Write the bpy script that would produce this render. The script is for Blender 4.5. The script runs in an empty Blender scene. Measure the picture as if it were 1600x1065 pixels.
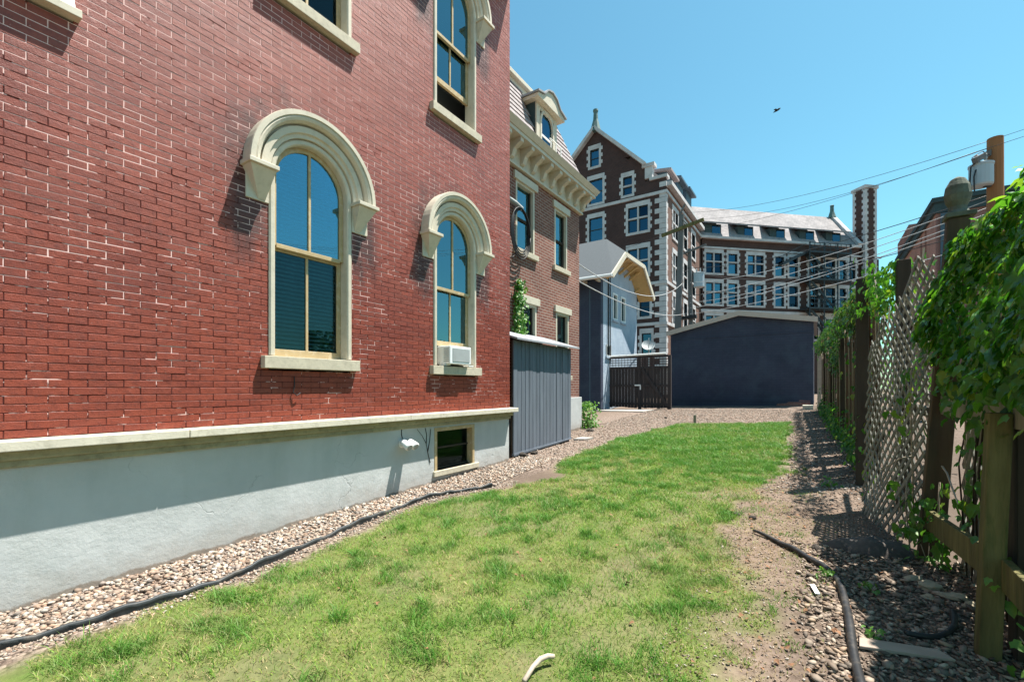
import bpy, bmesh, math, random
import numpy as np
from mathutils import Vector, Matrix

random.seed(7)
rng = np.random.default_rng(7)
sc = bpy.context.scene
C = sc.collection
PI = math.pi

# ------------------------------------------------------------------ camera
EYE = 1.57
YAW = math.atan(476 / 711.0)            # camera is turned left of the wall direction (+Y)
cam_d = bpy.data.cameras.new("camera")
cam = bpy.data.objects.new("camera", cam_d)
C.objects.link(cam)
cam.location = (0, 0, EYE)
cam.rotation_euler = (PI / 2, 0, YAW)
cam_d.sensor_width = 36.0
cam_d.lens = 711.0 / 1600 * 36.0
cam_d.shift_y = (606 - 532.5) / 1600.0
cam_d.clip_start = 0.05
cam_d.clip_end = 2000
sc.camera = cam

# ------------------------------------------------------------------ sky and sun
SUN = Vector((0.28, 0.30, 1.0)).normalized()
world = bpy.data.worlds.new("World")
sc.world = world
world.use_nodes = True
wn = world.node_tree
for n in list(wn.nodes):
    wn.nodes.remove(n)
sky = wn.nodes.new("ShaderNodeTexSky")
sky.sky_type = 'NISHITA'
sky.sun_disc = False
sky.sun_elevation = math.asin(SUN.z)
sky.sun_rotation = math.atan2(SUN.x, SUN.y)
sky.altitude = 0
sky.air_density = 1.2
sky.dust_density = 0.5
sky.ozone_density = 2.2
bg = wn.nodes.new("ShaderNodeBackground")
bg.inputs["Strength"].default_value = 0.066
wo = wn.nodes.new("ShaderNodeOutputWorld")
tint = wn.nodes.new("ShaderNodeMix"); tint.data_type = 'RGBA'; tint.blend_type = 'MULTIPLY'
tint.inputs[0].default_value = 1.0; tint.inputs[7].default_value = (0.70, 1.18, 1.06, 1)
wn.links.new(sky.outputs[0], tint.inputs[6])
wn.links.new(tint.outputs[2], bg.inputs[0])
wn.links.new(bg.outputs[0], wo.inputs[0])
sl = bpy.data.lights.new("sun", 'SUN')
sl.energy = 5.0
sl.angle = math.radians(0.53)
sl.color = (1.0, 0.95, 0.87)
so = bpy.data.objects.new("sun", sl)
C.objects.link(so)
so.rotation_euler = (-SUN).to_track_quat('-Z', 'Y').to_euler()
so.location = (10, 10, 40)
sc.view_settings.view_transform = 'Standard'
sc.view_settings.look = 'None'
sc.view_settings.gamma = 1
sc.view_settings.exposure = 1.32
sc.view_settings.use_curve_mapping = False

# ------------------------------------------------------------------ materials
def new_mat(name):
    m = bpy.data.materials.new(name)
    m.use_nodes = True
    nt = m.node_tree
    for n in list(nt.nodes):
        nt.nodes.remove(n)
    out = nt.nodes.new("ShaderNodeOutputMaterial")
    return m, nt, out

def N(nt, kind, **kw):
    n = nt.nodes.new(kind)
    for k, v in kw.items():
        if k in n.inputs.keys() if isinstance(k, str) else False:
            n.inputs[k].default_value = v
        else:
            setattr(n, k, v)
    return n

def L(nt, a, b):
    nt.links.new(a, b)

def mixc(nt, fac, a, b, blend='MIX'):
    n = nt.nodes.new("ShaderNodeMix")
    n.data_type = 'RGBA'
    n.blend_type = blend
    for sock, val in ((n.inputs[0], fac), (n.inputs[6], a), (n.inputs[7], b)):
        if isinstance(val, bpy.types.NodeSocket):
            nt.links.new(val, sock)
        elif sock.type == 'RGBA':
            sock.default_value = tuple(val)[:3] + (1,)
        else:
            sock.default_value = val
    return n.outputs[2]

def math_n(nt, op, a, b=None, clamp=False):
    n = nt.nodes.new("ShaderNodeMath")
    n.operation = op
    n.use_clamp = clamp
    for i, v in enumerate((a, b)):
        if v is None:
            continue
        if isinstance(v, bpy.types.NodeSocket):
            nt.links.new(v, n.inputs[i])
        else:
            n.inputs[i].default_value = v
    return n.outputs[0]

def ramp(nt, fac, a, b):
    n = nt.nodes.new("ShaderNodeMapRange")
    nt.links.new(fac, n.inputs[0])
    n.inputs[1].default_value = a
    n.inputs[2].default_value = b
    n.clamp = True
    return n.outputs[0]

def pos(nt):
    return nt.nodes.new("ShaderNodeNewGeometry").outputs["Position"]

def noise(nt, vec, scale, detail=4, rough=0.6, stretch=None):
    if stretch:
        mp = nt.nodes.new("ShaderNodeMapping")
        mp.inputs["Scale"].default_value = stretch
        nt.links.new(vec, mp.inputs[0])
        vec = mp.outputs[0]
    n = nt.nodes.new("ShaderNodeTexNoise")
    n.inputs["Scale"].default_value = scale
    n.inputs["Detail"].default_value = detail
    n.inputs["Roughness"].default_value = rough
    nt.links.new(vec, n.inputs["Vector"])
    return n.outputs[0]

def principled(nt, out, col, rough=0.7, bump=None, bstr=0.3, bdist=0.01, metal=0.0, spec=0.4):
    p = nt.nodes.new("ShaderNodeBsdfPrincipled")
    if isinstance(col, bpy.types.NodeSocket):
        nt.links.new(col, p.inputs["Base Color"])
    else:
        p.inputs["Base Color"].default_value = tuple(col)[:3] + (1,)
    if isinstance(rough, bpy.types.NodeSocket):
        nt.links.new(rough, p.inputs["Roughness"])
    else:
        p.inputs["Roughness"].default_value = rough
    p.inputs["Metallic"].default_value = metal
    p.inputs["Specular IOR Level"].default_value = spec
    if bump is not None:
        b = nt.nodes.new("ShaderNodeBump")
        b.inputs["Strength"].default_value = bstr
        b.inputs["Distance"].default_value = bdist
        nt.links.new(bump, b.inputs["Height"])
        nt.links.new(b.outputs[0], p.inputs["Normal"])
    nt.links.new(p.outputs[0], out.inputs[0])
    return p

def plain(name, col, rough=0.7, var=0.18, scale=3.0, bump=0.25, bscale=40, metal=0.0, spec=0.35,
          dirt=None, dirt_amt=0.5, stretch=None):
    m, nt, out = new_mat(name)
    P = pos(nt)
    n1 = noise(nt, P, scale, 6, 0.65, stretch)
    dark = [c * (1 - var) for c in col]
    lite = [min(1, c * (1 + var)) for c in col]
    c = mixc(nt, ramp(nt, n1, 0.3, 0.7), dark, lite)
    if dirt is not None:
        n2 = noise(nt, P, scale * 2.3, 7, 0.7, stretch)
        c = mixc(nt, math_n(nt, 'MULTIPLY', ramp(nt, n2, 0.5, 0.68), dirt_amt), c, dirt)
    nb = noise(nt, P, bscale, 4, 0.6, stretch)
    principled(nt, out, c, rough, nb, bump, 0.006, metal, spec)
    return m

MT = {}
MT['cream'] = plain('cream_paint', (0.54, 0.485, 0.385), 0.55, 0.06, 4, 0.15, 30, dirt=(0.30, 0.27, 0.2), dirt_amt=0.35)
MT['tan'] = plain('tan_sash_paint', (0.42, 0.31, 0.165), 0.6, 0.12, 6, 0.2, 40, dirt=(0.75, 0.7, 0.6), dirt_amt=0.3)
MT['stone_sill'] = plain('sill_stone', (0.48, 0.43, 0.33), 0.85, 0.12, 8, 0.3, 60, dirt=(0.22, 0.2, 0.16), dirt_amt=0.4)
MT['cap_stone'] = plain('cap_stone', (0.58, 0.53, 0.43), 0.8, 0.07, 5, 0.25, 60, dirt=(0.30, 0.27, 0.2), dirt_amt=0.5)
MT['mould'] = plain('ledge_moulding_paint', (0.30, 0.28, 0.18), 0.8, 0.2, 6, 0.3, 40, dirt=(0.12, 0.1, 0.06), dirt_amt=0.5)
MT['blind'] = plain('blind_slat', (0.74, 0.77, 0.78), 0.5, 0.05, 3, 0.05, 20)
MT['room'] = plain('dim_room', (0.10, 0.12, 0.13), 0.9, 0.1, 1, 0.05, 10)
MT['shed_board'] = plain('shed_board_paint', (0.115, 0.135, 0.165), 0.75, 0.3, 7, 0.4, 40, stretch=(1, 1, 0.08))
MT['shed_roof'] = plain('shed_roof_felt', (0.27, 0.28, 0.30), 0.9, 0.15, 6, 0.3, 80)
MT['white'] = plain('white_paint', (0.78, 0.78, 0.76), 0.5, 0.05, 5, 0.1, 40)
MT['white_metal'] = plain('white_metal', (0.74, 0.75, 0.75), 0.35, 0.05, 5, 0.05, 40)
MT['grey_plastic'] = plain('grey_plastic', (0.32, 0.34, 0.34), 0.5, 0.1, 5, 0.1, 40)
MT['black_rubber'] = plain('black_rubber', (0.022, 0.022, 0.024), 0.5, 0.3, 5, 0.2, 60, dirt=(0.12, 0.1, 0.08), dirt_amt=0.5)
MT['edging'] = plain('edging_plastic', (0.035, 0.04, 0.043), 0.55, 0.3, 4, 0.25, 50, dirt=(0.16, 0.13, 0.1), dirt_amt=0.55)
MT['cable'] = plain('cable_black', (0.02, 0.02, 0.022), 0.55, 0.1, 5, 0.05, 40)
MT['cable_pale'] = plain('cable_pale', (0.42, 0.42, 0.42), 0.5, 0.1, 5, 0.05, 40)
MT['brown_board'] = plain('brown_board', (0.10, 0.055, 0.03), 0.85, 0.4, 6, 0.6, 30, stretch=(1, 1, 0.12), dirt=(0.05, 0.04, 0.03), dirt_amt=0.6)
MT['dark_post'] = plain('dark_post', (0.045, 0.034, 0.024), 0.9, 0.35, 6, 0.6, 30, stretch=(1, 1, 0.1))
MT['old_post'] = plain('weathered_post', (0.085, 0.058, 0.036), 0.9, 0.4, 5, 0.6, 30, stretch=(1, 1, 0.1), dirt=(0.05, 0.055, 0.035), dirt_amt=0.7)
MT['mossy'] = plain('mossy_wood', (0.125, 0.11, 0.042), 0.9, 0.55, 9, 0.9, 45, stretch=(1, 1, 0.12), dirt=(0.055, 0.075, 0.02), dirt_amt=0.9)
MT['grey_wood'] = plain('grey_wood', (0.24, 0.22, 0.18), 0.9, 0.3, 6, 0.6, 30, stretch=(1, 1, 0.12), dirt=(0.12, 0.14, 0.08), dirt_amt=0.5)
MT['lattice'] = plain('lattice_wood', (0.22, 0.22, 0.195), 0.9, 0.35, 5, 0.4, 40, dirt=(0.10, 0.09, 0.06), dirt_amt=0.7)
MT['pale_wood'] = plain('pale_wood', (0.33, 0.26, 0.21), 0.85, 0.15, 10, 0.4, 60, stretch=(0.2, 1, 1))
MT['bone'] = plain('bare_stick', (0.42, 0.34, 0.27), 0.7, 0.12, 12, 0.3, 60)
MT['pole_brown'] = plain('pole_wood', (0.27, 0.12, 0.05), 0.85, 0.2, 4, 0.4, 40, stretch=(1, 1, 0.1))
MT['pole_grey'] = plain('pole_weathered', (0.12, 0.12, 0.12), 0.9, 0.2, 4, 0.4, 40, stretch=(1, 1, 0.1))
MT['transformer'] = plain('transformer_grey', (0.36, 0.42, 0.46), 0.45, 0.06, 3, 0.05, 20)
MT['navy_trim'] = plain('beige_trim', (0.50, 0.42, 0.36), 0.7, 0.06, 4, 0.15, 30)
MT['gate'] = plain('gate_board', (0.045, 0.036, 0.036), 0.85, 0.3, 7, 0.4, 40, stretch=(1, 1, 0.1))
MT['shingle'] = plain('grey_shingle', (0.080, 0.090, 0.098), 0.9, 0.12, 14, 0.5, 60)
MT['soffit'] = plain('golden_soffit', (0.52, 0.33, 0.13), 0.7, 0.12, 5, 0.2, 30)
MT['iron'] = plain('dark_iron', (0.03, 0.045, 0.055), 0.6, 0.15, 5, 0.1, 30)
MT['limestone'] = plain('limestone', (0.48, 0.47, 0.475), 0.85, 0.2, 1.2, 0.2, 20)
MT['slate'] = plain('slate_tiles', (0.30, 0.26, 0.26), 0.8, 0.25, 9, 0.3, 30)
MT['mansard'] = plain('mansard_slate', (0.25, 0.215, 0.215), 0.75, 0.2, 5, 0.3, 30)
MT['dormer_side'] = plain('dormer_side', (0.035, 0.06, 0.065), 0.8, 0.2, 5, 0.3, 30)
MT['navy_metal'] = plain('navy_metal', (0.06, 0.10, 0.135), 0.6, 0.1, 3, 0.1, 20)
MT['verdigris'] = plain('verdigris', (0.09, 0.15, 0.145), 0.7, 0.15, 3, 0.2, 20)
MT['stone_urn'] = plain('mossy_stone', (0.10, 0.11, 0.085), 0.95, 0.35, 12, 0.6, 40)
MT['concrete'] = plain('concrete', (0.34, 0.32, 0.29), 0.9, 0.12, 5, 0.3, 40)
MT['fabric'] = plain('weed_fabric', (0.085, 0.075, 0.07), 0.9, 0.3, 8, 0.6, 40, dirt=(0.2, 0.16, 0.13), dirt_amt=0.6)
MT['rock'] = plain('pale_rock', (0.36, 0.31, 0.22), 0.9, 0.2, 9, 0.5, 40)
MT['dark_rock'] = plain('dark_clod', (0.05, 0.042, 0.035), 0.95, 0.3, 12, 0.6, 40)
MT['twig'] = plain('bare_twig', (0.35, 0.29, 0.22), 0.85, 0.2, 20, 0.3, 60)
MT['bird'] = plain('bird_feather', (0.02, 0.02, 0.022), 0.8, 0.1, 20, 0.1, 60)
MT['dry_leaf'] = plain('dry_leaf', (0.20, 0.10, 0.05), 0.8, 0.3, 20, 0.2, 60)

# --- brick faces and mortar of the near red house: brick number from position
BL, BH, BZ0 = 0.216, 0.0588, 1.222
JL, JH = 0.0052, 0.0052

def brick_mat():
    m, nt, out = new_mat('red_painted_brick')
    P = pos(nt)
    sx = nt.nodes.new("ShaderNodeSeparateXYZ")
    L(nt, P, sx.inputs[0])
    row = math_n(nt, 'FLOOR', math_n(nt, 'DIVIDE', math_n(nt, 'SUBTRACT', sx.outputs[2], BZ0), BH))
    half = math_n(nt, 'MULTIPLY', math_n(nt, 'MODULO', row, 2.0), 0.5)
    col = math_n(nt, 'FLOOR', math_n(nt, 'ADD', math_n(nt, 'DIVIDE', sx.outputs[1], BL), half))
    cb = nt.nodes.new("ShaderNodeCombineXYZ")
    L(nt, row, cb.inputs[0]); L(nt, col, cb.inputs[1])
    wnz = nt.nodes.new("ShaderNodeTexWhiteNoise")
    wnz.noise_dimensions = '2D'
    L(nt, cb.outputs[0], wnz.inputs["Vector"])
    big = noise(nt, P, 0.55, 5, 0.6)
    fine = noise(nt, P, 26, 6, 0.7)
    c = mixc(nt, wnz.outputs["Value"], (0.150, 0.023, 0.012), (0.225, 0.040, 0.020))
    c = mixc(nt, math_n(nt, 'MULTIPLY', ramp(nt, wnz.outputs["Value"], 0.90, 0.92), 0.4), c, (0.085, 0.018, 0.014))
    c = mixc(nt, math_n(nt, 'MULTIPLY', ramp(nt, big, 0.35, 0.7), 0.6), c, (0.31, 0.060, 0.027))
    c = mixc(nt, math_n(nt, 'MULTIPLY', ramp(nt, fine, 0.45, 0.72), 0.6), c, (0.075, 0.014, 0.011))
    smear = noise(nt, P, 7, 7, 0.75, (1, 0.5, 1.6))
    c = mixc(nt, math_n(nt, 'MULTIPLY', ramp(nt, smear, 0.52, 0.7), 0.45), c, (0.30, 0.075, 0.045))
    chalk = noise(nt, P, 3.4, 7, 0.78)
    c = mixc(nt, math_n(nt, 'MULTIPLY', ramp(nt, chalk, 0.62, 0.72), 0.3), c, (0.34, 0.16, 0.14))
    # paler, pinker tint growing with height
    up = math_n(nt, 'MULTIPLY', ramp(nt, sx.outputs[2], 2.6, 6.5), 0.42)
    c = mixc(nt, up, c, (0.35, 0.115, 0.095))
    sp = noise(nt, P, 55, 3, 0.5)
    c = mixc(nt, math_n(nt, 'MULTIPLY', ramp(nt, sp, 0.70, 0.74), 0.5), c, (0.42, 0.27, 0.24))
    # brick darkened around the hoods, most to the left, and below the brackets
    hood_dark = None
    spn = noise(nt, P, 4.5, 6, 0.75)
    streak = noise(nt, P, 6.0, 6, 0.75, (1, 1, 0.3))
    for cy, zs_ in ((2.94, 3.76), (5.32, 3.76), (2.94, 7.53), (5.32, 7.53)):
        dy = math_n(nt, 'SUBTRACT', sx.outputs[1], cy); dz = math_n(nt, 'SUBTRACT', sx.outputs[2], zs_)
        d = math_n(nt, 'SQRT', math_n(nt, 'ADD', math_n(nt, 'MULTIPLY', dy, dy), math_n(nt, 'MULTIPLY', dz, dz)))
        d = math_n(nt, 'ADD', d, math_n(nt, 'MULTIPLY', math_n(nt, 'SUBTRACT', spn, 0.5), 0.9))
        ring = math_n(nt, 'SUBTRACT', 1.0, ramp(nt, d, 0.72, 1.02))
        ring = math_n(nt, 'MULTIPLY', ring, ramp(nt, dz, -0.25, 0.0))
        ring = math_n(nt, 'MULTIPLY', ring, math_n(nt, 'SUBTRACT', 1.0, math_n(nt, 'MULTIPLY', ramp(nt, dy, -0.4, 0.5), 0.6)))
        # darker patch below each bracket
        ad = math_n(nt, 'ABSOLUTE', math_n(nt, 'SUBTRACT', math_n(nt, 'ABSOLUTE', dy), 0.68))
        low_dark = math_n(nt, 'MULTIPLY', math_n(nt, 'SUBTRACT', 1.0, ramp(nt, ad, 0.10, 0.24)), ramp(nt, math_n(nt, 'ADD', dz, math_n(nt, 'MULTIPLY', streak, 1.1)), -0.42, -0.12))
        low_dark = math_n(nt, 'MULTIPLY', low_dark, math_n(nt, 'SUBTRACT', 1.0, ramp(nt, dz, -0.1, 0.05)))
        v = math_n(nt, 'MAXIMUM', ring, low_dark)
        hood_dark = v if hood_dark is None else math_n(nt, 'MAXIMUM', hood_dark, v)
    c = mixc(nt, math_n(nt, 'MULTIPLY', hood_dark, 0.72), c, (0.035, 0.016, 0.015))
    h = math_n(nt, 'ADD', fine, math_n(nt, 'MULTIPLY', noise(nt, P, 120, 3, 0.6), 0.6))
    principled(nt, out, c, 0.55, h, 0.6, 0.007, 0, 0.45)
    return m

def mortar_mat():
    m, nt, out = new_mat('flaking_mortar')
    P = pos(nt)
    sx = nt.nodes.new("ShaderNodeSeparateXYZ")
    L(nt, P, sx.inputs[0])
    n1 = noise(nt, P, 1.5, 5, 0.65)
    n2 = noise(nt, P, 9.0, 4, 0.65, (1, 0.45, 1))
    up = math_n(nt, 'MULTIPLY', ramp(nt, sx.outputs[2], 2.0, 5.5), 0.20)
    s = math_n(nt, 'ADD', math_n(nt, 'ADD', math_n(nt, 'MULTIPLY', n1, 0.6), math_n(nt, 'MULTIPLY', n2, 0.55)), up)
    f = ramp(nt, s, 0.622, 0.642)
    c = mixc(nt, f, (0.06, 0.013, 0.011), (0.72, 0.49, 0.45))
    principled(nt, out, c, 0.9, n2, 0.2, 0.004, 0, 0.2)
    return m

def course_mat(name, c1, c2, cm, axis, bw=0.21, bh=0.068, ms=0.012, bump=0.4, tint=None, rough=0.85):
    """small bricks too far away to tell apart: axis 'Y' for walls along Y, 'X' along X, or a direction (ux, uy)"""
    m, nt, out = new_mat(name)
    P = pos(nt)
    sx = nt.nodes.new("ShaderNodeSeparateXYZ")
    L(nt, P, sx.inputs[0])
    cb = nt.nodes.new("ShaderNodeCombineXYZ")
    if axis == 'Y':
        L(nt, sx.outputs[1], cb.inputs[0])
    elif axis == 'X':
        L(nt, sx.outputs[0], cb.inputs[0])
    else:
        a = math_n(nt, 'MULTIPLY', sx.outputs[0], axis[0])
        b = math_n(nt, 'MULTIPLY', sx.outputs[1], axis[1])
        L(nt, math_n(nt, 'ADD', a, b), cb.inputs[0])
    L(nt, sx.outputs[2], cb.inputs[1])
    bt = nt.nodes.new("ShaderNodeTexBrick")
    bt.inputs["Scale"].default_value = 1.0
    bt.inputs["Brick Width"].default_value = bw
    bt.inputs["Row Height"].default_value = bh
    bt.inputs["Mortar Size"].default_value = ms
    bt.inputs["Color1"].default_value = tuple(c1) + (1,)
    bt.inputs["Color2"].default_value = tuple(c2) + (1,)
    bt.inputs["Mortar"].default_value = tuple(cm) + (1,)
    L(nt, cb.outputs[0], bt.inputs["Vector"])
    n1 = noise(nt, P, 0.8, 6, 0.65)
    c = mixc(nt, 1.0, bt.outputs[0], mixc(nt, ramp(nt, n1, 0.3, 0.7), (0.75, 0.75, 0.75), (1.15, 1.12, 1.1)), 'MULTIPLY')
    if tint:
        n2 = noise(nt, P, tint[1], 6, 0.7)
        c = mixc(nt, math_n(nt, 'MULTIPLY', ramp(nt, n2, 0.5, 0.7), tint[2]), c, tint[0])
    h = math_n(nt, 'SUBTRACT', 1.0, bt.outputs["Fac"])
    principled(nt, out, c, rough, h, bump, 0.01, 0, 0.3)
    return m

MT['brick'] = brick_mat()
MT['mortar'] = mortar_mat()
MT['brick2'] = course_mat('townhouse_brick', (0.155, 0.05, 0.034), (0.23, 0.085, 0.058), (0.30, 0.22, 0.185), 'Y', tint=((0.13, 0.05, 0.038), 3, 0.5))
MT['brick3x'] = course_mat('shaded_brick_front', (0.045, 0.021, 0.020), (0.07, 0.03, 0.026), (0.075, 0.055, 0.052), 'X', bump=0.2)  # front of the gabled block: its shade is put into this colour
MT['brick3y'] = course_mat('sunlit_brick_side', (0.13, 0.055, 0.04), (0.18, 0.08, 0.055), (0.16, 0.12, 0.1), 'Y', bump=0.2)  # same brick on the sunny side, sunlight put into the paler colour
WU = (0.718, 0.696)
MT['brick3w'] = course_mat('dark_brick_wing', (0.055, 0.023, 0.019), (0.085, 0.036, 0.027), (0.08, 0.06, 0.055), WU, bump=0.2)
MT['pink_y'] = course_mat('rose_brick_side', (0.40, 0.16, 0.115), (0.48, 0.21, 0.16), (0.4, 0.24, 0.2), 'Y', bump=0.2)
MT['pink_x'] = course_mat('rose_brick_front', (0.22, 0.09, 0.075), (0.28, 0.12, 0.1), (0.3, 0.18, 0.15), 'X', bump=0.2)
MT['navy_x'] = course_mat('navy_painted_block', (0.042, 0.052, 0.085), (0.048, 0.058, 0.093), (0.035, 0.043, 0.074), 'X', 0.3, 0.1, 0.008, 0.25,
                          tint=((0.055, 0.075, 0.105), 1.3, 0.75), rough=0.75)
MT['slate_w'] = course_mat('wing_slate', (0.235, 0.22, 0.225), (0.31, 0.29, 0.295), (0.18, 0.17, 0.175), WU, 0.4, 0.22, 0.012, 0.3)

def stucco():
    m, nt, out = new_mat('blue_stucco')
    P = pos(nt)
    n = noise(nt, P, 2.2, 8, 0.75)
    c = mixc(nt, ramp(nt, n, 0.3, 0.7), (0.27, 0.35, 0.44), (0.42, 0.49, 0.56))
    principled(nt, out, c, 0.85, noise(nt, P, 14, 6, 0.7), 0.6, 0.03)
    return m
MT['stucco'] = stucco()

def foundation_mat():
    m, nt, out = new_mat('painted_foundation')
    P = pos(nt)
    sx = nt.nodes.new("ShaderNodeSeparateXYZ")
    L(nt, P, sx.inputs[0])
    n = noise(nt, P, 1.1, 7, 0.65)
    c = mixc(nt, ramp(nt, n, 0.3, 0.7), (0.41, 0.428, 0.425), (0.495, 0.51, 0.508))
    st = noise(nt, P, 3.0, 6, 0.7, (1, 1, 0.25))
    c = mixc(nt, math_n(nt, 'MULTIPLY', ramp(nt, st, 0.52, 0.72), 0.4), c, (0.38, 0.40, 0.38))
    # chipped, dirty strip where the paint meets the soil (a shape of its own, broken by noise)
    base = math_n(nt, 'ADD', math_n(nt, 'MULTIPLY', sx.outputs[1], 0.039), 0.02)
    lo = math_n(nt, 'SUBTRACT', sx.outputs[2], base)
    ed = math_n(nt, 'ADD', lo, math_n(nt, 'MULTIPLY', noise(nt, P, 5, 6, 0.75), -0.115))
    c = mixc(nt, math_n(nt, 'SUBTRACT', 1.0, ramp(nt, ed, -0.05, -0.035)), c, (0.20, 0.16, 0.13))
    # hairline cracks
    vor = nt.nodes.new("ShaderNodeTexVoronoi")
    vor.feature = 'DISTANCE_TO_EDGE'
    vor.inputs["Scale"].default_value = 0.8
    mp = nt.nodes.new("ShaderNodeMapping")
    nv = nt.nodes.new("ShaderNodeTexNoise"); nv.inputs["Scale"].default_value = 3; nv.inputs["Detail"].default_value = 6
    L(nt, P, nv.inputs["Vector"])
    va = nt.nodes.new("ShaderNodeVectorMath"); va.operation = 'MULTIPLY_ADD'
    L(nt, nv.outputs[1], va.inputs[0]); va.inputs[1].default_value = (0.7, 0.7, 0.7); L(nt, P, va.inputs[2])
    L(nt, va.outputs[0], vor.inputs["Vector"])
    crack = math_n(nt, 'SUBTRACT', 1.0, ramp(nt, vor.outputs["Distance"], 0.0, 0.006))
    gate = ramp(nt, noise(nt, P, 1.3, 3, 0.5), 0.5, 0.6)
    ck = math_n(nt, 'MULTIPLY', crack, gate)
    c = mixc(nt, math_n(nt, 'MULTIPLY', ck, 0.6), c, (0.22, 0.23, 0.23))
    h = math_n(nt, 'ADD', noise(nt, P, 4, 8, 0.72), math_n(nt, 'MULTIPLY', ck, -0.35))
    spl = noise(nt, P, 7, 7, 0.8)
    sp2 = ramp(nt, math_n(nt, 'ADD', lo, math_n(nt, 'MULTIPLY', spl, -0.5)), -0.22, 0.0)
    c = mixc(nt, math_n(nt, 'MULTIPLY', math_n(nt, 'SUBTRACT', 1.0, sp2), 0.45), c, (0.28, 0.24, 0.20))
    dp = noise(nt, P, 1.8, 5, 0.6, (1, 1, 0.18))
    c = mixc(nt, math_n(nt, 'MULTIPLY', ramp(nt, dp, 0.55, 0.7), 0.22), c, (0.24, 0.28, 0.27))
    principled(nt, out, c, 0.75, h, 0.38, 0.03, 0, 0.3)
    return m
MT['foundation'] = foundation_mat()

def glass_mat(name, refl, tint, gtint=(0.45, 0.85, 1.0)):
    m, nt, out = new_mat(name)
    tr = nt.nodes.new("ShaderNodeBsdfTransparent")
    tr.inputs[0].default_value = tuple(tint) + (1,)
    gl = nt.nodes.new("ShaderNodeBsdfGlossy")
    gl.inputs["Roughness"].default_value = 0.015
    gl.inputs[0].default_value = gtint + (1,)
    b = nt.nodes.new("ShaderNodeBump")
    b.inputs["Strength"].default_value = 0.05
    b.inputs["Distance"].default_value = 0.02
    L(nt, noise(nt, pos(nt), 2.0, 2, 0.5), b.inputs["Height"])
    L(nt, b.outputs[0], gl.inputs["Normal"])
    fr = nt.nodes.new("ShaderNodeFresnel")
    fr.inputs[0].default_value = 1.5
    f = math_n(nt, 'ADD', fr.outputs[0], refl, True)
    mx = nt.nodes.new("ShaderNodeMixShader")
    L(nt, f, mx.inputs[0]); L(nt, tr.outputs[0], mx.inputs[1]); L(nt, gl.outputs[0], mx.inputs[2])
    L(nt, mx.outputs[0], out.inputs[0])
    return m
MT['glass'] = glass_mat('window_glass', 0.18, (0.42, 0.62, 0.70))
MT['glass_screen'] = glass_mat('screened_glass', 0.01, (0.50, 0.64, 0.66), (0.32, 0.5, 0.56))
MT['glass_far'] = glass_mat('far_glass', 0.07, (0.15, 0.25, 0.3), (0.30, 0.68, 1.0))

MT['glass_far_dark'] = glass_mat('far_glass_dark', 0.02, (0.10, 0.15, 0.18), (0.25, 0.5, 0.8))
MT['glass_far_dim'] = glass_mat('far_glass_bright', 0.14, (0.3, 0.4, 0.45), (0.35, 0.75, 1.0))

def leaf_mat(name, c1, c2, c3, trans=0.35, rough=0.4):
    m, nt, out = new_mat(name)
    P = pos(nt)
    at = nt.nodes.new("ShaderNodeAttribute"); at.attribute_name = "tint"
    oi = nt.nodes.new("ShaderNodeObjectInfo")
    r = math_n(nt, 'FRACT', math_n(nt, 'ADD', at.outputs["Fac"], oi.outputs["Random"]))
    c = mixc(nt, r, c1, c2)
    c = mixc(nt, math_n(nt, 'MULTIPLY', ramp(nt, r, 0.86, 0.98), 0.8), c, c3)
    p = nt.nodes.new("ShaderNodeBsdfPrincipled")
    L(nt, c, p.inputs["Base Color"])
    p.inputs["Roughness"].default_value = rough
    p.inputs["Specular IOR Level"].default_value = 0.45
    b = nt.nodes.new("ShaderNodeBump"); b.inputs["Strength"].default_value = 0.3; b.inputs["Distance"].default_value = 0.006
    L(nt, noise(nt, P, 40, 3, 0.5), b.inputs["Height"]); L(nt, b.outputs[0], p.inputs["Normal"])
    t = nt.nodes.new("ShaderNodeBsdfTranslucent")
    L(nt, mixc(nt, 1.0, c, (1.5, 1.7, 0.7), 'MULTIPLY'), t.inputs[0])
    mx = nt.nodes.new("ShaderNodeMixShader")
    mx.inputs[0].default_value = trans
    L(nt, p.outputs[0], mx.inputs[1]); L(nt, t.outputs[0], mx.inputs[2])
    L(nt, mx.outputs[0], out.inputs[0])
    return m
MT['ivy'] = leaf_mat('ivy_leaf', (0.032, 0.125, 0.016), (0.11, 0.26, 0.030), (0.28, 0.33, 0.05), 0.45)
MT['ivy_dry'] = leaf_mat('ivy_leaf_mixed', (0.035, 0.11, 0.02), (0.09, 0.17, 0.035), (0.26, 0.17, 0.10), 0.3)
MT['weed'] = leaf_mat('weed_leaf', (0.07, 0.18, 0.03), (0.13, 0.26, 0.05), (0.2, 0.3, 0.06), 0.35, 0.5)

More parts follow.
